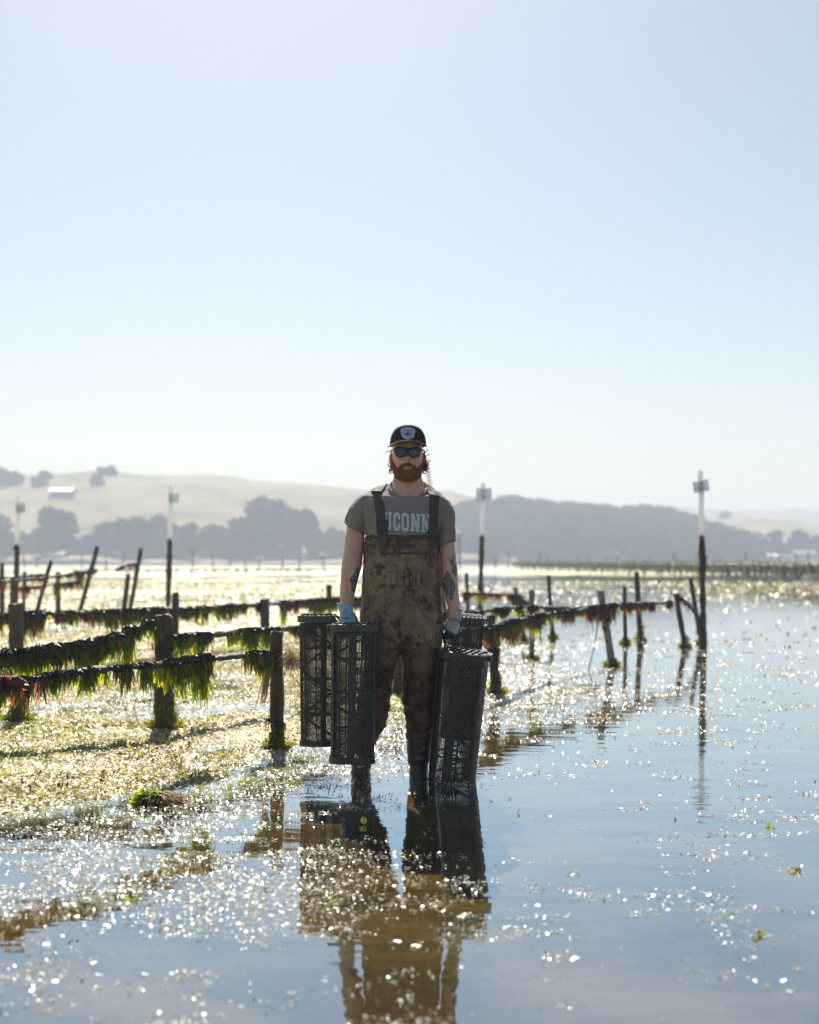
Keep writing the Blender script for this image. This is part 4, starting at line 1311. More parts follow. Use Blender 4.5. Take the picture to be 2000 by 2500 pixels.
def shirt_folds(c, n):
    d = 0.0075 * nz((c.x * 1.0, c.y, c.z * 0.6), 14) + 0.0035 * nz(c, 32)
    # folds running from the armpit
    for s_ in (-1, 1):
        q = Vector((c.x - s_ * 0.19, 0, c.z - 1.33))
        r_ = q.length
        if r_ < 0.22:
            d += 0.005 * math.sin(6 * math.atan2(q.x, q.z) + 5 * nz(c, 7)) * math.exp(-r_ / 0.12) * min(1.0, max(0.0, (r_ - 0.03) / 0.07))
    return d
displace(me_sh, shirt_folds)
shirt = add_obj('t_shirt', me_sh, man, M['shirt'], smooth=True)
BVT = bvh_of(me_sh)
# collar band
mb = MB()
pts = []
for k in range(41):
    q = ring(1192.5, 951, 1042, .076, .008, pit=.72, n=40)[k % 40]
    hit = BVT.find_nearest(q)
    pts.append(hit[0] + hit[1] * 0.001)
mb.tube(pts, 0.0075, 8)
mb.build('collar', M['shirt'], shirt, True)

# --- decals: flat print laid on a surface
def cast(bvh, x, z, off):
    h = bvh.ray_cast(Vector((x, -1.5, z)), Vector((0, 1, 0)))
    if h[0] is None:
        return None
    return h[0] + Vector((h[1].x * off, h[1].y * off, h[1].z * off))

def decal_cells(name, inside, px0, px1, py0, py1, step, bvh, off, mat, parent, ydep=-0.1):
    """fill all cells where inside(px,py) is true"""
    s = (MD + ydep) / F
    idx = {}; V = []; Q = []
    def vid(i, j):
        if (i, j) not in idx:
            x = (px0 + i * step - 1000) * s; z = CH - (py0 + j * step - HZ) * s
            p = cast(bvh, x, z, off)
            if p is None:
                return None
            idx[(i, j)] = len(V); V.append(p)
        return idx[(i, j)]
    for i in range(int((px1 - px0) / step)):
        for j in range(int((py1 - py0) / step)):
            if inside(px0 + (i + .5) * step, py0 + (j + .5) * step):
                q = [vid(i, j + 1), vid(i + 1, j + 1), vid(i + 1, j), vid(i, j)]
                if None in q:
                    continue
                ys_ = [V[k].y for k in q]
                if max(ys_) - min(ys_) > 0.03:
                    continue
                Q.append(tuple(q))
    if not Q:
        return None
    return add_obj(name, mesh(V, Q), parent, mat)

def in_poly(poly):
    def f(x, y):
        r_ = False
        j = len(poly) - 1
        for i in range(len(poly)):
            xi, yi = poly[i]; xj, yj = poly[j]
            if (yi > y) != (yj > y) and x < (xj - xi) * (y - yi) / (yj - yi) + xi:
                r_ = not r_
            j = i
        return r_
    return f

def letter(ch):
    rects = {'U': [(0, 5, 14, 16), (7, 12, 14, 16), (1, 4.2, 2, 16), (7.8, 11, 2, 16), (2, 10, 0, 3), (1.4, 10.6, 1, 3)],
             'C': [(0, 3.6, 2, 14), (1, 10, 13, 15.2), (2, 9.5, 13.5, 16), (2, 9.5, 0, 2.5), (1, 10, .8, 3), (7.4, 11, 10, 14), (7.4, 11, 2, 6)],
             'O': [(0, 3.6, 2, 14), (8.4, 12, 2, 14), (2, 10, 13.2, 16), (1, 11, 13, 15.2), (2, 10, 0, 2.8), (1, 11, .8, 3)],
             'N': [(1, 4, 0, 16), (8, 11, 0, 16), (0, 5, 0, 2), (0, 4, 14, 16), (7, 12, 14, 16)]}[ch]
    def f(u, v_):
        for (a, b_, c_, d_) in rects:
            if a <= u <= b_ and c_ <= v_ <= d_:
                return True
        if ch == 'N':
            return abs(u - (2.6 + (15 - v_) / 15 * 6.6)) < 1.9 and 0 <= v_ <= 16
        return False
    return f
lx = [(936.5, 'U'), (960.5, 'C'), (980.5, 'O'), (1002.5, 'N'), (1028.5, 'N')]
for x0, ch in lx:
    w = 22.5 if ch in 'UN' else 20.5
    if ch == 'N':
        w = 26
    lf = letter(ch)
    y0 = 1249.5 + (x0 - 936) * 0.055
    hgt = 44.5
    def ins(px, py, x0=x0, w=w, y0=y0, lf=lf, hgt=hgt):
        yy = py - (px - x0) * 0.05
        return lf((px - x0) / (w - 2) * 12, (1 - (yy - y0) / hgt) * 16)
    decal_cells('letter', ins, x0 - 1, x0 + w + 1, y0 - 1, y0 + hgt + 3, 0.36, BVT, 0.0015, M['print'], shirt, -.13)

# --- tattoos
tl = [(800 + a / 8.98, 1320 + b_ / 8.98) for a, b_ in [(665, 540), (690, 640), (695, 760), (655, 950), (590, 1110), (530, 1110), (520, 980), (480, 850), (560, 750), (620, 630)]]
decal_cells('tattoo', in_poly(tl), 850, 880, 1378, 1446, 0.7, BVS, 0.0012, M['tattoo'], body, -.05)
for poly in ([(1435, 560), (1480, 610), (1540, 720), (1530, 800), (1490, 930), (1440, 850), (1395, 760), (1385, 680)],
             [(1515, 350), (1527, 470), (1557, 520), (1540, 640), (1520, 600), (1488, 590), (1508, 515), (1468, 450), (1458, 390), (1480, 430), (1500, 430)]):
    pl = [(800 + a / 4.93, 1280 + b_ / 4.93) for a, b_ in poly]
    xs_ = [p[0] for p in pl]; ys_ = [p[1] for p in pl]
    decal_cells('tattoo', in_poly(pl), min(xs_), max(xs_), min(ys_), max(ys_), 0.7, BVS, 0.0012, M['tattoo'], body, -.05)

# --- waders
wd = MB()
wd.loft([ring(1309, 890, 1069, .138, -.006), ring(1330, 888, 1071, .146, -.006), ring(1360, 886, 1073, .150, -.006), ring(1422, 884, 1076, .156, -.004), ring(1465, 882, 1079, .160, 0), ring(1503, 880, 1082, .163, 0), ring(1545, 880, 1083, .160, 0), ring(1568, 886, 1078, .14, 0), ring(1582, 920, 1040, .10, 0)])
wd.loft([ring(1530, 883, 986, .145), ring(1575, 885, 981, .142), ring(1600, 887, 977, .135), ring(1640, 888, 968, .125), ring(1680, 880, 957, .118), ring(1705, 874, 954, .112), ring(1735, 868, 951, .104), ring(1756, 864, 946, .10), ring(1785, 860, 934, .088), ring(1808, 856, 924, .08), ring(1816, 860, 918, .07)])
wd.loft([ring(1530, 978, 1082, .145), ring(1575, 982, 1080, .142), ring(1600, 984, 1076, .136), ring(1635, 984, 1069, .128), ring(1680, 982, 1066, .12), ring(1702, 980, 1065, .116), ring(1735, 986, 1063, .108), ring(1756, 990, 1061, .10), ring(1780, 992, 1059, .092), ring(1796, 991, 1057, .088), ring(1803, 995, 1052, .075)])
me_wd = remesh(wd, 0.0065, 4, 0.5)
def wader_folds(c, n):
    d = 0.006 * nz((c.x, c.y, c.z), 9) + 0.004 * nz((c.x, c.y, c.z * 1.6), 22, 3)
    lowk = max(0.0, min(1.0, (0.62 - c.z) / 0.3))
    side = c.x + 0.05
    d += lowk * (0.010 * math.sin(c.z * 62 + 5 * nz(c, 5) + (c.x * 18 if side > 0 else -c.x * 22)) * (0.5 + nz(c, 4, 2)) + 0.006 * nz((c.x * .5, c.y * .5, c.z * 1.5), 30))
    # belly sag and crotch creases
    q = c - Vector((-0.04, -0.12, 0.70))
    d += 0.008 * math.sin(7 * math.atan2(q.x, -q.z) + 2 * nz(c, 6)) * math.exp(-q.length / 0.11)
    d += 0.004 * math.sin(c.z * 46 + 6 * nz(c, 4, 7)) * math.exp(-((c.z - 0.98) / 0.07) ** 2) * (1 if n.y > -0.4 else 0.4)
    return d
displace(me_wd, wader_folds)
waders = add_obj('waders', me_wd, man, M['camo'], smooth=True)
BVW = bvh_of(me_wd)

def panel(name, pts, bvh, off, thick, mat, parent, step=2.0, ydep=-.14):
    xs_ = [p[0] for p in pts]; ys_ = [p[1] for p in pts]
    o = decal_cells(name, in_poly(pts), min(xs_), max(xs_), min(ys_), max(ys_), step, bvh, off, None, parent, ydep)
    me = modmesh(o.data, [('SOLIDIFY', dict(thickness=thick, offset=-1))])
    me.polygons.foreach_set('use_smooth', np.ones(len(me.polygons), dtype=bool))
    o.data = me
    me.materials.append(mat)
    return o
# bib hem, chest pocket, shell loops
panel('bib_hem', [(893, 1308), (1068, 1308), (1069, 1316), (893, 1316)], BVW, 0.004, 0.004, M['strap'], waders)
panel('chest_pocket', [(944, 1352), (1046, 1352), (1048, 1396), (944, 1396)], BVW, 0.004, 0.004, M['camo'], waders)
panel('pocket_seam', [(944, 1349), (1046, 1349), (1046, 1353), (944, 1353)], BVW, 0.007, 0.004, M['strap'], waders, 1.0)
for k in range(6):
    x0 = 958 + 14.5 * k
    panel('shell_loop', [(x0, 1396), (x0 + 12.5, 1395), (x0 + 12.5, 1432), (x0, 1432)], BVW, 0.008, 0.007, M['camo'], waders, 1.5)

# --- boots
for A, ft in (([(1782, 863, 916, .074), (1830, 859, 909, .068), (1865, 857, 906, .064), (1903, 858, 905, .062), (1922, 858, 905, .064), (1936, 860, 903, .06)], (882, 1932)),
              ([(1768, 995, 1055, .080), (1790, 992.5, 1055.5, .078), (1815, 993, 1055, .073), (1845, 994, 1052, .068), (1870, 998, 1047, .062), (1895, 1000, 1045, .06), (1915, 1000, 1045, .062), (1928, 1002, 1043, .06)], (1022, 1924))):
    bt = MB()
    bt.loft([ring(py, a, b_, ry, e=2.1) for (py, a, b_, ry) in A])
    c = P(ft[0], ft[1])
    rg = []
    for (yy, w, z0, z1) in ((.06, .03, -.025, .05), (.04, .045, -.028, .07), (-.02, .048, -.028, .075), (-.08, .047, -.028, .05), (-.14, .048, -.028, .03), (-.19, .04, -.028, .018), (-.21, .022, -.024, .008)):
        rg.append([Vector((c.x + w * math.cos(a), yy, c.z + (z0 + z1) / 2 + (z1 - z0) / 2 * math.sin(a))) for a in [2 * math.pi * i / 20 for i in range(20)]])
    bt.loft(rg)
    me = remesh(bt, 0.0055, 4, 0.5)
    displace(me, lambda c_, n_: 0.0025 * nz(c_, 14) + 0.003 * math.sin(c_.z * 95 + 4 * nz(c_, 8)) * math.exp(-((c_.z - 0.06) / 0.06) ** 2))
    bo = add_obj('boot', me, man, M['boot'], smooth=True)
    bv = bvh_of(me)
    if ft[0] < 900:
        decal_cells('label', in_poly([(869, 1858), (904, 1860), (893, 1871), (873, 1877)]), 868, 906, 1857, 1878, 0.7, bv, 0.0012, M['tag_pink'], bo, -.06)
        for (x0, y0, sg) in ((878, 1865, '7'), (885, 1864, '7'), (891.5, 1863, '7')):
            decal_cells('numeral', lambda px, py, x0=x0, y0=y0: (abs(py - y0) < 0.8 and x0 <= px <= x0 + 5) or (abs(px - (x0 + 4.4 - (py - y0) * 0.35)) < 0.8 and y0 <= py <= y0 + 7), x0 - 2, x0 + 6, y0 - 1, y0 + 8, 0.5, bv, 0.0022, M['black'], bo, -.06)
    else:
        decal_cells('label', in_poly([(1030, 1823), (1043, 1822), (1045, 1831), (1031, 1833)]), 1028, 1046, 1820, 1835, 0.7, bv, 0.0012, M['red'], bo, -.06)

# --- straps over the shoulders
def strap(front, w_px, top_py, name='strap'):
    """front: list of (px,py) centres from bib up to the shoulder"""
    rows = []
    hw = w_px / 2
    for (px, py) in front:
        row = []
        for q in (-1, 0, 1):
            s = (MD - .13) / F
            x = (px + q * hw - 1000) * s; z = CH - (py - HZ) * s
            c1 = cast(BVT, x, z, 0.0045); c2 = cast(BVW, x, z, 0.0055)
            cc = [c for c in (c1, c2) if c is not None]
            row.append(min(cc, key=lambda c: c.y) if cc else None)
        if None not in row:
            rows.append(row)
    px = front[-1][0]
    xw = (px - 1000) * K
    for yy in np.linspace(-0.07, 0.09, 12):
        row = []
        for q in (-1, 0, 1):
            h = BVT.ray_cast(Vector((xw + q * hw * K - (yy + .07) * 0.25 * (1 if xw > 0 else -1), yy, 2.0)), Vector((0, 0, -1)))
            row.append(h[0] + h[1] * 0.0045 if h[0] is not None else None)
        if None not in row and row[1].z > 1.40:
            if row[1].y > rows[-1][1].y + 0.006 or row[1].z > rows[-1][1].z + .01:
                rows.append(row)
    for z in np.linspace(1.45, 1.2, 8):
        row = []
        for q in (-1, 0, 1):
            h = BVT.ray_cast(Vector((rows[-1][1].x + q * hw * K, 1.0, z)), Vector((0, -1, 0)))
            row.append(h[0] + h[1] * 0.0045 if h[0] is not None else None)
        if None not in row:
            rows.append(row)
    V = [p for r_ in rows for p in r_]
    Q = []
    for i in range(len(rows) - 1):
        for k in range(2):
            Q.append((i * 3 + k, i * 3 + k + 1, i * 3 + k + 4, i * 3 + k + 3))
    me = modmesh(mesh(V, Q), [('SOLIDIFY', dict(thickness=0.0035, offset=1)), ('SUBSURF', dict(levels=1))])
    return add_obj(name, me, waders, M['strap'], smooth=True)
strap([(936, 1342), (936, 1330), (936, 1318), (935, 1305), (934, 1290), (932, 1275), (930, 1258), (928, 1240), (924, 1222), (921, 1208), (919, 1200)], 23, 1195)
strap([(1057, 1340), (1056, 1325), (1056, 1310), (1056, 1295), (1056, 1280), (1058, 1262), (1059, 1245), (1060, 1228), (1060, 1216), (1060, 1209)], 23, 1203)
def slab(name, px, py, w, h, bvhs, mat, off=0.008, th=0.012, tilt=0.0, parent=None, lip=True):
    s = (MD - .14) / F
    x = (px - 1000) * s; z = CH - (py - HZ) * s
    cc = [c for c in (cast(b_, x, z, off) for b_ in bvhs) if c is not None]
    c = min(cc, key=lambda q: q.y)
    mb = MB()
    rot = Matrix.Rotation(R(tilt), 3, 'Y') @ Matrix.Rotation(R(-6), 3, 'X')
    W_, H_ = w * s, h * s
    mb.box(c, (W_, th, H_), rot)
    mb.box(c + Vector((0, -th * 0.45, -H_ * 0.08)), (W_ * 0.82, th * 0.5, H_ * 0.5), rot)
    if lip:
        mb.box(c + Vector((0, -th * 0.3, H_ * 0.42)), (W_ * 1.06, th * 0.8, H_ * 0.12), rot)
        mb.box(c + Vector((0, -th * 0.3, -H_ * 0.42)), (W_ * 1.06, th * 0.8, H_ * 0.12), rot)
    me = modmesh(mb.mesh(), [('BEVEL', dict(width=0.0015, segments=2))])
    return add_obj(name, me, parent or waders, mat, smooth=False)
slab('buckle', 934, 1286, 28, 31, (BVT, BVW), M['buckle'], tilt=-3)
slab('buckle', 1056, 1287, 25, 31, (BVT, BVW), M['buckle'], tilt=2)
slab('strap_slider', 920, 1203, 27, 9, (BVT,), M['buckle'], off=0.007, th=0.009, tilt=2, lip=False)
slab('strap_slider', 1060, 1213, 25, 8, (BVT,), M['buckle'], off=0.007, th=0.009, tilt=8, lip=False)
mb = MB()
c0 = cast(BVW, (1052 - 1000) * K * .98, CH - (1352 - HZ) * K * .98, 0.008)
mb.tube([c0 + Vector((0.011 * math.sin(a), -0.002, 0.02 * math.cos(a))) for a in np.linspace(0, 6.283, 21)], 0.0022, 6)
mb.build('ring', M['buckle'], waders, True)
for pts in ([(928, 1343), (945, 1343), (943, 1358), (930, 1358)],):
    panel('strap_anchor', pts, BVW, 0.006, 0.004, M['strap'], waders, 1.5)

# --- gloves
def hand(wrist, down, w, c, hw, side, thumb_side, knuckle_drop, cuff_top, cuff_r, seed, curl=1.0):
    """wrist point, direction of the palm, width axis w, curl direction c"""
    wrist = Vector(wrist); down = Vector(down).normalized(); w = Vector(w).normalized(); c = Vector(c).normalized()
    gm = MB()
    def slab_ring(p, a, b_):
        return [p + w * sec(k / 18, a, b_, 2.4)[0] + c * sec(k / 18, a, b_, 2.4)[1] for k in range(18)]
    ct = Vector(cuff_top)
    gm.loft([slab_ring(ct, *cuff_r), slab_ring(ct.lerp(wrist, .5), cuff_r[0] * .94, cuff_r[1] * .96), slab_ring(wrist, cuff_r[0] * .88, cuff_r[1] * .92),
             slab_ring(wrist + down * knuckle_drop * .35, hw * .86, .024), slab_ring(wrist + down * knuckle_drop * .7, hw, .024), slab_ring(wrist + down * knuckle_drop, hw * .98, .019), slab_ring(wrist + down * (knuckle_drop + .012), hw * .85, .013)])
    kn = wrist + down * knuckle_drop
    for i, ln in enumerate((.92, 1.05, 1.0, .8)):
        o_ = (-1 + 2 * (i + .5) / 4) * hw * .92 * thumb_side * -1
        a0 = kn + w * o_ + down * (-.006 if i in (0, 3) else 0)
        p1 = a0 + (down * .9 + c * .35).normalized() * .036 * ln
        p2 = p1 + (down * .25 + c * 1.0).normalized() * .026 * ln * curl
        p3 = p2 + (-down * .85 + c * .25).normalized() * .022 * ln
        gm.tube([a0 - down * .015, a0, a0.lerp(p1, .5), p1, p1.lerp(p2, .5), p2, p2.lerp(p3, .6), p3], [.0095, .0105, .0100, .0105, .0095, .0095, .009, .006], 10)
    tb = wrist + down * knuckle_drop * .30 + w * hw * .75 * thumb_side
    q1 = tb + (down * .7 + w * thumb_side * .35 + c * .5).normalized() * .034
    q2 = q1 + (down * .75 + c * .75 - w * thumb_side * .1).normalized() * .030
    q3 = q2 + (down * .3 + c * .6 - w * thumb_side * .7).normalized() * .022
    gm.tube([tb - down * .015, tb, tb.lerp(q1, .5), q1, q1.lerp(q2, .5), q2, q3], [.014, .0145, .0135, .012, .0112, .0105, .007], 10)
    me = remesh(gm, 0.003, 3, 0.5)
    displace(me, lambda p, n_: 0.0015 * nz(p, 40) + 0.0008 * nz(p, 120))
    o = add_obj('glove', me, man, [M['glove_blue'] if side < 0 else M['glove'], M['coat'], M['teal']], smooth=True)
    for p in me.polygons:
        h = (p.center - kn).dot(down); cc = (p.center - kn).dot(c)
        hh = h + 0.35 * cc
        p.material_index = 1 if hh > 0.008 else (2 if hh > 0.0005 else 0)
    grip = kn + down * .030 + c * .020
    return o, grip, w, bvh_of(me), kn
glL, gripL, wL, bvL, knL = hand(P(846, 1494, -.05), (0.10, -.02, -1), (1, -.12, 0), (0.05, 1, 0), .044, -1, 1, .052, P(843.5, 1474, -.045), (.0405, .036), 1)
glR, gripR, wR, bvR, knR = hand(P(1108.5, 1512, -.045), (-.18, -.06, -1), (.80, -.60, 0), (-.62, .78, 0), .044, 1, -1, .066, P(1109, 1488, -.04), (.0405, .037), 2)
# cuff hems
for gl_, cp, rr, px in ((glL, P(843.5, 1474, -.045), (.041, .0365), 0), (glR, P(1109, 1488, -.04), (.041, .0375), 1)):
    mb = MB()
    mb.tube([cp + Vector((sec(k / 30, *rr, 2.4)[0], sec(k / 30, *rr, 2.4)[1], 0)) if px == 0 else cp + Vector((.80, -.60, 0)) * sec(k / 30, *rr, 2.4)[0] + Vector((-.62, .78, 0)) * sec(k / 30, *rr, 2.4)[1] for k in range(31)], 0.0028, 6)
    mb.build('hem', M['glove_blue'] if px == 0 else M['hem'], gl_, True)
# printed marks on the gloves
def text_decal(txt, px, py, hpx, bvh, mat, parent, ydep, off=0.0012, rot=0.0, mirror=False, wscale=1.0):
    cu = bpy.data.curves.new('t', 'FONT'); cu.body = txt; cu.size = 1.0; cu.align_x = 'CENTER'; cu.resolution_u = 2
    ob = bpy.data.objects.new('t', cu); COL.objects.link(ob)
    dg = bpy.context.evaluated_depsgraph_get(); dg.update()
    me = bpy.data.meshes.new_from_object(ob.evaluated_get(dg))
    bpy.data.objects.remove(ob)
    bm = bmesh.new(); bm.from_mesh(me)
    bmesh.ops.triangulate(bm, faces=bm.faces)
    bmesh.ops.subdivide_edges(bm, edges=[e for e in bm.edges if e.calc_length() > .25], cuts=2)
    bmesh.ops.triangulate(bm, faces=bm.faces)
    s = (MD + ydep) / F
    bad = []
    for v_ in bm.verts:
        x, y = v_.co.x * hpx * 1.4 * wscale, v_.co.y * hpx * 1.4
        if mirror:
            x, y = -x, y
        xr = x * math.cos(rot) - y * math.sin(rot); yr = x * math.sin(rot) + y * math.cos(rot)
        p = cast(bvh, (px + xr - 1000) * s, CH - (py - yr - HZ) * s, off)
        if p is None:
            bad.append(v_)
        else:
            v_.co = p
    bmesh.ops.delete(bm, geom=bad, context='VERTS')
    bm.to_mesh(me); bm.free()
    return add_obj('lettering', me, parent, mat)
text_decal('3/8', 844, 1489, 4.5, bvL, M['ink'], glL, -.08)
text_decal('005', 845, 1496, 4.5, bvL, M['ink'], glL, -.08)
text_decal('ATLAS', 847, 1504, 5.0, bvL, M['ink'], glL, -.08, wscale=1.3)
decal_cells('print_mark', lambda px, py: abs(px - 846) * .35 + abs(py - 1509) < 4.2 + 1.5 * math.sin(px * 1.7), 832, 860, 1503, 1516, 0.6, bvL, .0012, M['ink'], glL, -.08)
decal_cells('print_mark', lambda px, py: abs(px - 1121) * .6 + abs(py - 1516) < 3.6 + 1.6 * math.sin(py * 1.9), 1112, 1126, 1508, 1524, 0.5, bvR, .0012, M['ink'], glR, -.07)

# --- beard, lips
g = random.Random(55)
def beard_top(th):
    """upper limit of the beard at angle th"""
    a = abs(th)
    if a < 0.27:
        return 0.0505
    if a < 0.44:
        return 0.0505 + (a - .27) / .17 * 0.026
    if a < 0.75:
        return 0.0765 - (a - .44) / .31 * 0.022
    if a < 1.25:
        return 0.0545 + (a - .75) / .5 * 0.042
    return 0.0965 + min(.03, (a - 1.25) * 0.1)
mb = MB()
nth, nzv = 90, 30
V = {}
def bput(i, j, th, z, off):
    V[(i, j)] = head_pt(th, z, off)
vs = []; fs = []
for i in range(nth + 1):
    th = -1.62 + 3.24 * i / nth
    zt = beard_top(th) + 0.002 * nz((th * 20, 1, 0))
    for j in range(nzv + 1):
        s = j / nzv
        zl = -0.012 + 0.034 * (abs(th) / 1.62) ** 2
        z = zl + (zt - zl) * s
        full = math.sin(min(1, (1 - s) * 3.2) * math.pi / 2) ** .6
        side = 1 - 0.45 * min(1, abs(th) / 1.6)
        off = 0.001 + 0.0055 * full * side + 0.0035 * nz((th * 9, z * 90, 0)) * full
        vs.append(head_pt(th, z, off))
for i in range(nth):
    for j in range(nzv):
        a = i * (nzv + 1) + j
        fs.append((a, a + nzv + 1, a + nzv + 2, a + 1))
mb.add(vs, fs)
# moustache
vs = []; fs = []
for i in range(31):
    th = -0.46 + 0.92 * i / 30
    x = th / 0.46
    zc = 0.0765 - 0.010 * abs(x) ** 1.7
    hh = 0.0072 * (1 - 0.45 * abs(x))
    for j in range(7):
        s = j / 6
        vs.append(head_pt(th, zc - hh + 2 * hh * s, 0.001 + 0.0055 * math.sin(math.pi * min(.99, .1 + .8 * s)) * (1 - .3 * abs(x)) + .001 * nz((th * 30, s * 4, 2))))
for i in range(30):
    for j in range(6):
        a = i * 7 + j
        fs.append((a, a + 7, a + 8, a + 1))
mb.add(vs, fs)
# hairs
for k in range(5200):
    th = g.uniform(-1.6, 1.6); zt = beard_top(th)
    z = g.uniform(-.012 + 0.034 * (abs(th) / 1.62) ** 2, zt + 0.002)
    if g.random() < 0.14:
        th = g.uniform(-.45, .45); z = 0.0765 - 0.013 * (abs(th) / .46) ** 1.7 + g.uniform(-.005, .006)
    p = head_pt(th, z, 0.006)
    out_ = (p - (HC + Vector((0, 0, z + .02)))).normalized()
    d = (out_ * 0.6 + Vector((g.gauss(0, .35), g.gauss(0, .3), -0.8))).normalized()
    side = d.cross(Vector((g.gauss(0, 1), g.gauss(0, 1), g.gauss(0, 1)))).normalized() * 0.0007
    ln = g.uniform(.004, .008)
    m_ = p + d * ln * .6 + Vector((0, 0, -.001))
    mb.add([p - side, p + side, m_ + side * .8, m_ - side * .8, p + d * ln + Vector((0, 0, -.003))], [(0, 1, 2, 3), (3, 2, 4)])
be = mb.build('beard', M['beard'], body, True)
mb = MB()
vs = []; fs = []
for i in range(21):
    x = -1 + 2 * i / 20
    th = 0.31 * x
    zm = 0.0600 + 0.0062 * x * x
    up = 0.0048 * (1 - x * x) ** .6; dn = 0.0075 * (1 - x * x) ** .6
    for (z, off) in ((zm + up, .001), (zm + up * .4, .0035), (zm, .0015), (zm - dn * .45, .0042), (zm - dn, .001)):
        vs.append(head_pt(th, z, off + .003))
for i in range(20):
    for j in range(4):
        a = i * 5 + j
        fs.append((a, a + 5, a + 6, a + 1))
mb.add(vs, fs)
mb.build('lips', M['lips'], body, True)
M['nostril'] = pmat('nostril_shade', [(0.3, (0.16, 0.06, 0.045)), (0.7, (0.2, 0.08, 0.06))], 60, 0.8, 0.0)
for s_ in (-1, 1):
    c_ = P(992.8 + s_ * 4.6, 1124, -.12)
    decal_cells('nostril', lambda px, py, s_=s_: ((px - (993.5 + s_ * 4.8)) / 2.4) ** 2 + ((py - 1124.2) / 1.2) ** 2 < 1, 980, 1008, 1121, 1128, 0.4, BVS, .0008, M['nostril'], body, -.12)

# --- sunglasses
sg = bpy.data.objects.new('sunglasses', None); COL.objects.link(sg); sg.parent = man
GZ = P(995, 1104, -.1).z
def gl_pt(x, z):
    return Vector((HC.x - 0.001 + x, HC.y - 0.109 + 5.5 * x * x, GZ + z - 0.02 * x))
for s_ in (-1, 1):
    outl = []
    for k in range(40):
        a = 2 * math.pi * k / 40
        cx, cz = math.cos(a), math.sin(a)
        n_ = 3.4
        r_ = (abs(cx) ** n_ + abs(cz) ** n_) ** (-1 / n_)
        x = cx * r_ * 0.0290; z = cz * r_ * 0.0240
        x *= 1 + (0.10 if z > 0 else -0.10) * abs(z) / .0215
        z += 0.004 * (x * s_) / 0.027 if z > 0 else 0
        outl.append((s_ * 0.0365 + x, z))
    mb = MB()
    c_i = [gl_pt(s_ * .0365, 0) + Vector((0, -.0015, 0))]
    rings_ = [[gl_pt(s_ * .0365 + (x - s_ * .0365) * f, z * f) + Vector((0, -.0025 * (1 - f * f), 0)) for (x, z) in outl] for f in (.35, .7, 1.0)]
    vs = c_i + [p for r_ in rings_ for p in r_]
    fs = [(0, 1 + k, 1 + (k + 1) % 40) for k in range(40)]
    for q in range(2):
        for k in range(40):
            a = 1 + q * 40; k2 = (k + 1) % 40
            fs.append((a + k, a + 40 + k, a + 40 + k2, a + k2))
    mb.add(vs, fs)
    mb.build('lens', M['lens'], sg, True)
    mb = MB()
    mb.tube([gl_pt(x, z) for (x, z) in outl + outl[:1]], 0.0031, 8, caps=False)
    mb.build('rim', M['frame'], sg, True)
    mb = MB()
    a = gl_pt(s_ * .064, .016); e_ = HC + Vector((s_ * .088, .01, 0)); e_.z = GZ + .014
    bulge = HC + Vector((s_ * .085, -.05, 0)); bulge.z = GZ + .014
    mb.tube(spline([a, bulge, e_, e_ + Vector((0, .03, -.02))], .01), 0.0042, 8)
    mb.build('temple', M['frame'], sg, True)
    mb = MB(); mb.tube(spline([a + Vector((s_ * .003, -.001, -.002)), a.lerp(bulge, .45) + Vector((s_ * .0045, 0, 0)), bulge + Vector((s_ * .003, 0, 0))], .01), 0.0040, 8); mb.build('temple_inlay', M['temple'], sg, True)
mb = MB()
mb.tube([gl_pt(x, .011 + .002 * math.cos(x * 200)) for x in np.linspace(-.012, .012, 7)], 0.004, 8); mb.build('bridge', M['frame'], sg, True)
mb = MB()
mb.tube([gl_pt(x, .0205 - .3 * (abs(x) - .036) ** 2) + Vector((0, -.001, 0)) for x in np.linspace(-.066, .066, 25)], 0.0032, 8); mb.build('brow_bar', M['frame'], sg, True)

# --- cap
cap = bpy.data.objects.new('cap', None); COL.objects.link(cap); cap.parent = man
CZ = P(0, 1081, 0).z
def cap_pt(th, s):
    """s 0 at the band, 1 at the button"""
    prof_r = math.cos(s * math.pi / 2) ** 0.60
    front = math.cos(th)
    zt = 0.085
    a = 0.094 * prof_r
    f = 0.110 * (math.cos(s * math.pi / 2) ** (0.42 if front > 0 else 0.6))
    x = a * math.sin(th); y = -f * math.cos(th)
    z = zt * math.sin(s * math.pi / 2) ** 0.95 + 0.010 * max(0, front) * math.sin(s * math.pi) - 0.026 * (1 - s) * (1 - front) / 2
    return Vector((HC.x + 0.002 + x, HC.y + 0.004 + y, CZ + z))
def cap_panel(t0, t1, mat, name):
    mb = MB()
    n1_, n2_ = 18, 18
    vs = [cap_pt(t0 + (t1 - t0) * i / n1_, 0.985 * j / n2_) for i in range(n1_ + 1) for j in range(n2_ + 1)]
    fs = [(i * (n2_ + 1) + j, (i + 1) * (n2_ + 1) + j, (i + 1) * (n2_ + 1) + j + 1, i * (n2_ + 1) + j + 1) for i in range(n1_) for j in range(n2_)]
    mb.add(vs, fs)
    me = modmesh(mb.mesh(), [('SOLIDIFY', dict(thickness=0.003, offset=1))])
    return add_obj(name, me, cap, mat, smooth=True), me
fp, fme = cap_panel(-1.22, 1.22, M['cap'], 'front_panel')
cap_panel(1.22, math.pi, M['cap_mesh'], 'mesh_panel'); cap_panel(-math.pi, -1.22, M['cap_mesh'], 'mesh_panel')
mb = MB()
b0 = cap_pt(0, .985)
mb.loft([[b0 + Vector((r_ * math.cos(a), r_ * math.sin(a), z)) for a in [2 * math.pi * k / 12 for k in range(12)]] for r_, z in ((.011, -.004), (.010, .001), (.006, .004))])
mb.build('button', M['cap'], cap, True)
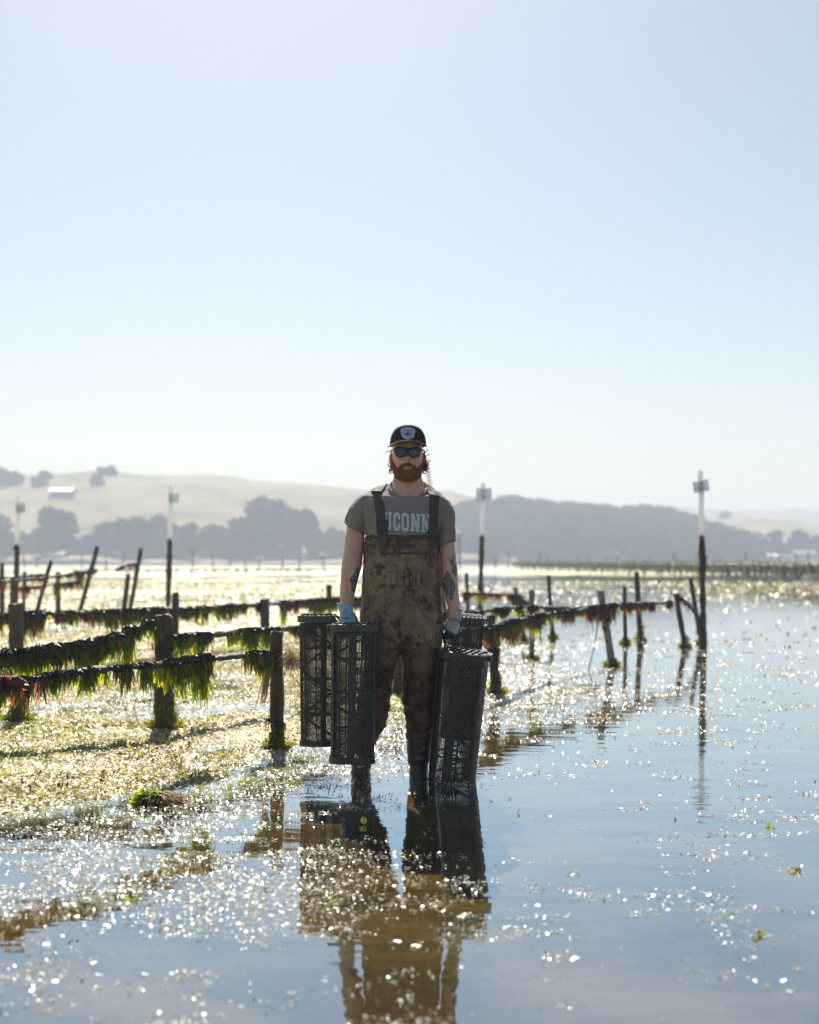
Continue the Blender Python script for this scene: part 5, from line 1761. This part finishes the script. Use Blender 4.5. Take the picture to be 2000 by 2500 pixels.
for th in (-1.22, 1.22, 2.2, -2.2):
    mb = MB(); mb.tube([cap_pt(th, 0.97 * q / 16) + (cap_pt(th, 0.97 * q / 16) - Vector((HC.x, HC.y, CZ))).normalized() * .003 for q in range(17)], .0013, 5); mb.build('seam', M['cap'], cap, True)
for s_ in (-1, 1):
    for th in (0.95, 1.75):
        e_ = cap_pt(s_ * th, 0.62); n_e = (e_ - Vector((HC.x, HC.y, CZ - .02))).normalized(); u_e = n_e.orthogonal().normalized(); w_e = n_e.cross(u_e)
        mb = MB(); mb.tube([e_ + n_e * .003 + u_e * .0032 * math.cos(a) + w_e * .0032 * math.sin(a) for a in np.linspace(0, 6.283, 13)], .001, 5); mb.build('eyelet', M['cap'], cap, True)
# brim
vs = []; fs = []
nb_, mb_n = 30, 8
for i in range(nb_ + 1):
    th = -1.28 + 2.56 * i / nb_
    base_p = cap_pt(th, 0.0)
    for j in range(mb_n + 1):
        s = j / mb_n
        ext = 0.072 * (math.cos(th * 0.98) ** 0.55 if math.cos(th * .98) > 0 else 0)
        x = base_p.x + 0.010 * s * math.sin(th)
        y = base_p.y - ext * s
        z = base_p.z + 0.002 - 0.006 * s - 0.016 * (abs(math.sin(th)) ** 2.2) * (0.2 + 0.8 * s)
        vs.append(Vector((x, y, z)))
for i in range(nb_):
    for j in range(mb_n):
        a = i * (mb_n + 1) + j
        fs.append((a, a + 1, a + mb_n + 2, a + mb_n + 1))
me = modmesh(mesh(vs, fs), [('SOLIDIFY', dict(thickness=0.0035, offset=0))])
br = add_obj('brim', me, cap, M['cap'], smooth=True)
mb = MB(); mb.tube([vs[i * (mb_n + 1) + mb_n] for i in range(nb_ + 1)], 0.0024, 6); mb.build('brim_edge', M['cord'], br, True)
mb = MB(); mb.tube([cap_pt(th, 0.02) + Vector((0, -.003 * math.cos(th), .003)) for th in np.linspace(-1.25, 1.25, 30)], 0.002, 6); mb.build('cord', M['cord'], cap, True)
# shield patch
BVC = bvh_of(fme)
sp = [(900 + a / 8.625, 1020 + b_ / 8.625) for a, b_ in [(684, 240), (760, 212), (830, 203), (900, 212), (976, 245), (972, 340), (945, 410), (900, 450), (835, 462), (765, 448), (715, 410), (690, 340)]]
cx = sum(p[0] for p in sp) / len(sp); cy = sum(p[1] for p in sp) / len(sp)
def grow(f):
    return [(cx + (p[0] - cx) * f, cy + (p[1] - cy) * f) for p in sp]
pa = decal_cells('patch', in_poly(grow(1.0)), 977, 1016, 1041, 1076, 0.6, BVC, 0.0020, M['patch_w'], fp, -.1)
decal_cells('patch_field', in_poly(grow(.87)), 977, 1016, 1041, 1076, 0.6, BVC, 0.0030, M['patch_b'], fp, -.1)
text_decal('HOG ISLAND', 996, 1053.5, 3.4, BVC, M['patch_d'], fp, -.1, .0042, wscale=.78)
decal_cells('patch_emblem', in_poly([(900 + a / 8.625, 1020 + b_ / 8.625) for a, b_ in [(745, 372), (775, 350), (790, 322), (825, 312), (860, 325), (875, 345), (895, 368), (860, 362), (840, 372), (815, 360), (780, 372)]]), 984, 1005, 1055, 1065, 0.35, BVC, .0042, M['patch_d'], fp, -.1)

# --- hair: curls at the ears and nape
mb = MB()
g = random.Random(77)
for s_ in (-1, 1):
    n_ = 16 if s_ < 0 else 40
    for k in range(n_):
        z = g.uniform(0.06, 0.13)
        p = HC + Vector((s_ * g.uniform(.074, .094 if s_ > 0 else .088), g.uniform(.02, .07), z))
        ln = g.uniform(.02, .036); rr = g.uniform(.007, .014); tw = g.uniform(5, 9); ph = g.uniform(0, 6.28)
        outw = s_ * g.uniform(.1, .75) * (1.0 if s_ > 0 else .55)
        pts = []
        for q in range(16):
            u = q / 15
            a = ph + tw * u
            pts.append(p + Vector((outw * ln * u + rr * u ** .5 * math.cos(a), .01 * u, -ln * u * .8 + rr * u ** .5 * math.sin(a))))
        mb.tube(pts, [.0036 * (1 - .6 * q / 15) for q in range(16)], 5)
# flyaway curls
for (px, py, s_) in ((944, 1094, -1), (941, 1106, -1), (1047, 1100, 1), (1052, 1112, 1), (1054, 1128, 1), (1050, 1138, 1), (1046, 1146, 1), (946, 1140, -1), (948, 1150, -1)):
    e_ = P(px, py, .02); st_ = HC + Vector((s_ * .082, .02, 0)); st_.z = e_.z - g.uniform(-.01, .02)
    pts = []
    for q in range(18):
        u = q / 17
        a = u * g.uniform(5.5, 5.8)
        pts.append(st_.lerp(e_, min(1, u * 1.3)) + Vector((s_ * .007 * math.sin(a), 0, .008 * (1 - math.cos(a)) * u)))
    mb.tube(pts, [.0026 * (1 - .5 * q / 17) for q in range(18)], 5)
# back of the head under the cap
vs = []; fs = []
for i in range(41):
    th = 1.75 + (2 * math.pi - 3.5) * i / 40
    for j in range(13):
        z = 0.005 + 0.14 * j / 12
        vs.append(head_pt(th, z, 0.008 + .006 * nz((th * 8, z * 60, 3))))
for i in range(40):
    for j in range(12):
        a = i * 13 + j
        fs.append((a, a + 13, a + 14, a + 1))
mb.add(vs, fs)
ho = mb.build('hair', M['hair'], man, True)
# turn the head a touch (cap, glasses and hair follow the neck as built)

# ------------------------------------------------------------------ the four baskets
def W3(px, py, y):
    return P(px, py, y) + Vector((0, MD, 0))
gL = gripL + Vector((0, MD, 0)); gR = gripR + Vector((0, MD, 0))
basket('basket with see-through mesh and diagonal braces, hanging behind the worker\'s right hand', W3(779, 1505, .14), W3(779, 1820, .12), R(172), 0.88,
       grip=(gL + wL * -.03, gL + wL * .03, W3(812, 1500, .10), W3(822, 1502, .12)))
basket('front basket with a solid centre strip, hanging below the worker\'s right glove', W3(866, 1527, -.22), W3(860, 1862, -.24), R(3), 1.0,
       grip=(gL + wL * -.035, gL + wL * .035, W3(838, 1526, -.16), W3(878, 1526, -.16)))
basket('closed basket with slatted wet lid dipping into the water beside the boot', W3(1134, 1592, -.13), W3(1102, 1922, -.08), R(-18), 1.06,
       grip=(gR + wR * -.03, gR + wR * .03, W3(1090, 1590, -.10), W3(1112, 1588, -.06)))
basket('rear basket half hidden behind the slatted lid and the worker\'s left glove', W3(1141, 1506, .14), W3(1112, 1800, .18), R(14), 0.82,
       grip=(gR + wR * -.025, gR + wR * .025, W3(1106, 1503, .10), W3(1118, 1505, .12)))

# ------------------------------------------------------------------ stranded and floating weed
def bits(name, label, X, Y, Z, size, cols, tilt, seed, cat, mat='bits'):
    """many small crumpled leaves: each is a bent strip of two quads"""
    g = np.random.default_rng(seed)
    n = len(X)
    a = g.uniform(0, 2 * np.pi, n)
    tx = np.stack([np.cos(a), np.sin(a), g.normal(0, tilt, n)], 1); tx /= np.linalg.norm(tx, axis=1)[:, None]
    ty = np.stack([-np.sin(a), np.cos(a), g.normal(0, tilt, n)], 1); ty /= np.linalg.norm(ty, axis=1)[:, None]
    up = np.cross(tx, ty)
    s = size[:, None]
    el = g.uniform(0.6, 2.2, n)[:, None]
    b1 = g.normal(0, 0.28, n)[:, None]; b2 = g.normal(0, 0.28, n)[:, None]; tw = g.normal(0, 0.25, n)[:, None]
    C = np.stack([X, Y, Z], 1)
    w0 = g.uniform(.2, .6, n)[:, None]; w1 = g.uniform(.35, .9, n)[:, None]; w2 = g.uniform(.1, .6, n)[:, None]
    k0 = g.normal(0, .3, n)[:, None]
    v = [C - tx * s * el - ty * s * w0 + up * s * b1, C - tx * s * el + ty * s * w0 + up * s * (b1 + tw),
         C - ty * s * w1 + tx * s * k0, C + ty * s * w1 + tx * s * k0 * .4 + up * s * .1,
         C + tx * s * el - ty * s * w2 + up * s * (b2 - tw), C + tx * s * el + ty * s * w2 + up * s * b2]
    V = np.stack(v, 1).reshape(-1, 3)
    base = (np.arange(n) * 6)[:, None]
    Q = np.concatenate([base + np.array([0, 2, 3, 1]), base + np.array([2, 4, 5, 3])], 0)
    me = np_mesh(V, Q, 4, np.repeat(cols, 6, axis=0))
    o = add_obj(name, me, None, M[mat])
    return tag(o, label, cat, kind='stuff')

PAL = np.array([(0.64, 0.52, 0.32), (0.72, 0.63, 0.46), (0.48, 0.34, 0.17), (0.78, 0.73, 0.62), (0.42, 0.39, 0.05), (0.55, 0.51, 0.07), (0.10, 0.12, 0.03), (0.20, 0.08, 0.04), (0.16, 0.12, 0.07)])
def palette(n, wts, seed):
    g = np.random.default_rng(seed)
    k = np.array([g.choice(len(PAL)) for _ in range(0)])
    cum = np.cumsum(wts, axis=1); cum /= cum[:, -1:]
    u = g.random(n)[:, None]
    k = (u > cum).sum(1)
    c = PAL[k] * g.uniform(.7, 1.15, (n, 1)) * g.uniform(.94, 1.06, (n, 3))
    return np.clip(c, 0, .8)

def scatter(n, d0, d1, seed, margin=1.12):
    """points over the trapezoid of ground in view and a little beyond"""
    g = np.random.default_rng(seed)
    y = np.sqrt(g.uniform(d0 ** 2, d1 ** 2, n))
    x = g.uniform(-1, 1, n) * (0.296 * margin * y + 0.35)
    return x, y, g

def wts(X, Y, green):
    n = len(X)
    w = np.tile(np.array([[3.0, 3.0, 1.6, 2.0, 1.1, 1.3, 0.35, 0.1, 0.4]]), (n, 1))
    nf = smooth(-1.6, -0.5, X - edge_x(Y)) * smooth(12, 9, Y)
    w[:, 3] += 3.0 * nf; w[:, 0] += 1.5 * nf; w[:, 2] += 1.5 * nf
    tn = smooth(0.42, 0.58, vn2.fbm(X * 2.3 + 9, Y * 2.3, 3))
    w[:, 2] += 4.0 * tn; w[:, 8] += 2.0 * tn; w[:, 3] *= 1.2 - tn
    w[:, 4] += 5.0 * green; w[:, 5] += 5.0 * green; w[:, 6] += 1.5 * green
    return w

# carpet on the exposed flat
X, Y, g = scatter(760000, 5.2, 22, 61)
s = X - edge_x(Y)
H = height(X, Y)
near_edge = s + 0.5 * (vn2.fbm(X * 1.5, Y * 1.5) - 0.5)
p = np.where(H > -0.004, 1.0, 0.0) * smooth(0.9, 0.3, near_edge) * (0.6 + 0.6 * smooth(0.3, 0.55, vn.fbm(X * 1.1 + 3, Y * 1.1, 3)))
p *= np.clip(1.25 - Y / 26, .3, 1)
k = g.random(len(X)) < p
X, Y, H = X[k], Y[k], H[k]
gr = 1.5 * smooth(0.48, 0.62, vn3.fbm(X * 1.6, Y * 1.3, 4)) * smooth(6.6, 9.0, Y + 0.3 * X) + 0.06
bits('stranded_seaweed', 'pale tan and yellow green seaweed litter carpeting the exposed flat', X, Y, np.maximum(H, 0) + 0.003 + 0.012 * rng.random(len(X)) ** 2, rng.uniform(.003, .0085, len(X)) * (0.7 + Y / 20), palette(len(X), wts(X, Y, gr), 1), 0.33, 62, 'seaweed')

# coarser clumps on the flat
X, Y, g = scatter(90000, 5.6, 18, 161)
H = height(X, Y)
cl = vn3.fbm(X * 2.6 + 4, Y * 2.6, 4)
k = (g.random(len(X)) < smooth(0.47, 0.62, cl) * 0.8) & (H > -0.004) & (X - edge_x(Y) < 0.4)
X, Y, H = X[k], Y[k], H[k]
w_ = np.tile(np.array([[1.0, 0.6, 2.0, 0.3, 4.0, 4.5, 2.0, 0.5, 1.6]]), (len(X), 1))
bits('weed_clump_litter', 'brown and yellow green weed scraps heaped in patches on the exposed flat', X, Y, np.maximum(H, 0) + 0.008 + 0.014 * rng.random(len(X)), rng.uniform(.007, .016, len(X)), palette(len(X), w_, 9), 0.55, 162, 'seaweed')

# rafts floating on the water
X, Y, g = scatter(700000, 3.2, 20, 63)
s = X - edge_x(Y)
H = height(X, Y)
streak = vn2.fbm((X - 0.4 * Y) * 1.1 + 7, (Y + 0.3 * X) * 0.85, 4)
fine = vn.fbm(X * 5, Y * 7, 3)
dens = 1.0 * smooth(1.3, -0.2, s) * smooth(0.40, 0.58, streak * .6 + fine * .4)
left = smooth(-0.2, -1.4, X) * smooth(4.3, 5.2, Y)
dens = np.maximum(dens, 1.0 * smooth(0.44, 0.56, streak * .55 + fine * .45) * smooth(1.7, 0.5, s) * smooth(4.1, 5.0, Y))
dens = np.maximum(dens, 0.45 * smooth(0.57, 0.67, streak * .4 + fine * .6))
dens = np.maximum(dens, 0.5 * smooth(4.0, 3.4, Y) * smooth(0.46, 0.58, fine * .6 + streak * .4))
dens = np.maximum(dens, 1.0 * smooth(0.42, 0.53, streak * .6 + fine * .4) * smooth(0.15, -0.5, X) * smooth(4.2, 4.8, Y) * smooth(7.4, 6.6, Y))
dens = np.maximum(np.maximum(dens, 0.7 * smooth(0.8, 0.1, np.abs(s))), 0.007)
k = (g.random(len(X)) < dens * 0.95 * np.clip(1.5 - Y / 18, .4, 1)) & (H < 0.0)
X, Y = X[k], Y[k]
gr = 0.05 + 0.25 * (vn3.fbm(X * 2.2, Y * 2.2, 3) > 0.62)
bits('floating_seaweed', 'loose shreds of seaweed and foam floating in rafts on the water', X, Y, 0.002 + 0.004 * rng.random(len(X)), rng.uniform(.0025, .0072, len(X)) * (0.7 + Y / 40), palette(len(X), wts(X, Y, gr) * np.array([[.5, 1.4, .2, 4.5, .25, .25, .6, .6, .3]]), 2), 0.3, 64, 'seaweed', 'float')

# coarser litter farther out
X, Y, g = scatter(150000, 18, 75, 65)
H = height(X, Y)
st_ = vn2.fbm(X * 0.25, Y * 0.5, 4)
p = np.where(H > -0.005, 0.8, 0.12) * smooth(0.35, 0.6, st_)
k = g.random(len(X)) < p
X, Y, H = X[k], Y[k], H[k]
gr = 0.5 * smooth(0.45, 0.6, vn3.fbm(X * .2, Y * .35, 3)) + .1
bits('distant_seaweed', 'seaweed litter spread over the distant flats', X, Y, np.maximum(H, 0) + 0.01, rng.uniform(.012, .032, len(X)) * (0.6 + Y / 40), palette(len(X), wts(X, Y, gr), 3), 0.3, 66, 'seaweed')

# green tufts on the flat
g = random.Random(81)
mb = MB()
cnt = 0
while cnt < 900:
    y = math.sqrt(g.uniform(6.5 ** 2, 16 ** 2)); x = g.uniform(-1, 1) * .32 * y
    if x - float(edge_x(np.array([y]))[0]) > 0.2:
        continue
    if float(vn3.fbm(np.array([x * 1.6]), np.array([y * 1.3]), 4)[0]) < 0.50:
        continue
    z = max(0, float(height(np.array([x]), np.array([y]))[0]))
    for q in range(g.randrange(8, 18)):
        ribbon(mb, (x + g.gauss(0, .03), y + g.gauss(0, .02), z), (g.gauss(0, 1), g.gauss(0, 1), .6), g.uniform(.015, .04), .007, g, 4, .6, .3)
    cnt += 1
o = mb.build('green_algae', M['weed_lime'])
tag(o, 'yellow green algae tufts growing over the exposed flat', 'algae', kind='stuff')

# single larger things lying about
mb = MB()
g = random.Random(83)
mb.loft([[(r_ * math.cos(a) * 1.3, r_ * math.sin(a), z) for a in [2 * math.pi * q / 14 for q in range(14)]] for r_, z in ((.06, -.01), (.06, .01), (.045, .03), (.02, .042))])
for k in range(300):
    a = g.uniform(0, 6.283); r_ = math.sqrt(g.random())
    ribbon(mb, (math.cos(a) * r_ * .085, math.sin(a) * r_ * .05, .05 * (1 - r_ * r_) + .004), (math.cos(a), math.sin(a) * .6, .1), g.uniform(.04, .08), .014, g, 5, .35, .35)
me = mb.mesh()
o = add_obj('seaweed_lump', me, None, M['weed_tan'], loc=ground_pt(392, 1962) + Vector((0, 0, .0)))
tag(o, 'mossy tan weed lump lying in the shallows in front of the front line', 'seaweed lump')
mb = MB()
for k in range(120):
    a = g.uniform(0, 6.283); r_ = math.sqrt(g.random())
    ribbon(mb, (-.05 + math.cos(a) * r_ * .06, -.01 + math.sin(a) * r_ * .04, .055 * (1 - r_ * r_) + .004), (math.cos(a), math.sin(a), .3), .05, .016, g, 5, .4, .4)
add_obj('moss', mb.mesh(), o, M['weed_green'])
def leaf(px, py, ln, mat, label, seed, stand=0.3):
    g = random.Random(seed)
    mb = MB()
    ln *= 0.7
    ribbon(mb, (0, 0, .004), (g.gauss(0, 1), g.gauss(0, .4), stand), ln, ln * .7, g, 6, .25, .2)
    ribbon(mb, (0.01, 0, .004), (g.gauss(0, 1), g.gauss(0, .4), stand), ln * .8, ln * .5, g, 6, .3, .2)
    p = ground_pt(px, py); p.z = max(0.002, float(height(np.array([p.x]), np.array([p.y]))[0]))
    o = add_obj('leaf', mb.mesh(), None, M[mat], loc=p)
    tag(o, label, 'leaf')
leaf(178, 1905, .055, 'weed_brown', 'curled red brown leaf lying on the pale litter', 1)
leaf(204, 1902, .05, 'weed_brown', 'small dark red leaf standing upright on the pale litter', 2, 1.2)
leaf(886, 2014, .05, 'weed_lime', 'bright yellow leaf standing in the water before the boots', 3, 1.5)
leaf(800, 2202, .06, 'weed_lime', 'yellow leaf shred afloat within the reflection of the rear basket', 4)
leaf(1882, 2016, .045, 'weed_lime', 'yellow green leaf afloat alone on the open water', 5)
leaf(1942, 2127, .05, 'weed_lime', 'yellow leaf afloat in a short string of shreds on open water', 6)
leaf(1858, 2282, .05, 'weed_lime', 'green leaf tuft afloat beside bright foam on open water', 7)
leaf(1264, 1986, .045, 'weed_lime', 'small yellow leaf afloat right of the slatted lid basket\'s reflection', 8)
leaf(318, 2200, .035, 'weed_green', 'dark green leaf afloat among the glinting rafts', 9)

# stalk leaning beside the rear basket, and thin reeds
M['stalk'] = pmat('dry_stalk', [(0.3, (0.2, 0.09, 0.03)), (0.7, (0.34, 0.17, 0.06))], 30, 0.6, 0.2, 200)
mb = MB(); P0 = ground_pt(741, 1795)
mb.tube(spline([at(741, 1795, P0.y) - P0, at(752, 1740, P0.y) - P0, at(742, 1690, P0.y) - P0, at(724, 1660, P0.y) - P0], .02), .004, 6)
tag(mb.build('stalk', M['stalk'], None, True, loc=P0), 'thin rusty stalk standing beside the see-through rear basket', 'stalk')
mb = MB(); P0 = ground_pt(1437, 1634)
mb.tube(spline([at(1437, 1634, P0.y) - P0, at(1446, 1600, P0.y) - P0, at(1455, 1560, P0.y) - P0, at(1461, 1500, P0.y) - P0], .05), [.006] * 200 if False else .006, 6)
tag(mb.build('reed', M['weed_lime'], None, True, loc=P0), 'thin green strand hanging to the water left of the leaning ragged post', 'strand')

# ------------------------------------------------------------------ haze
o = MB()
o.box((0, 1120, 25), (2900, 2400, 54))
hz = o.build('haze', None)
m, t, out = new_mat('haze_air')
pv = N(t, 'ShaderNodeVolumePrincipled')
pv.inputs['Color'].default_value = (0.61, 0.68, 0.84, 1)
pv.inputs['Density'].default_value = 0.00125
pv.inputs['Anisotropy'].default_value = 0.1
t.links.new(pv.outputs[0], out.inputs['Volume'])
hz.data.materials.append(m)
tag(hz, 'thin bright haze lying over the whole bay', 'haze', kind='stuff')
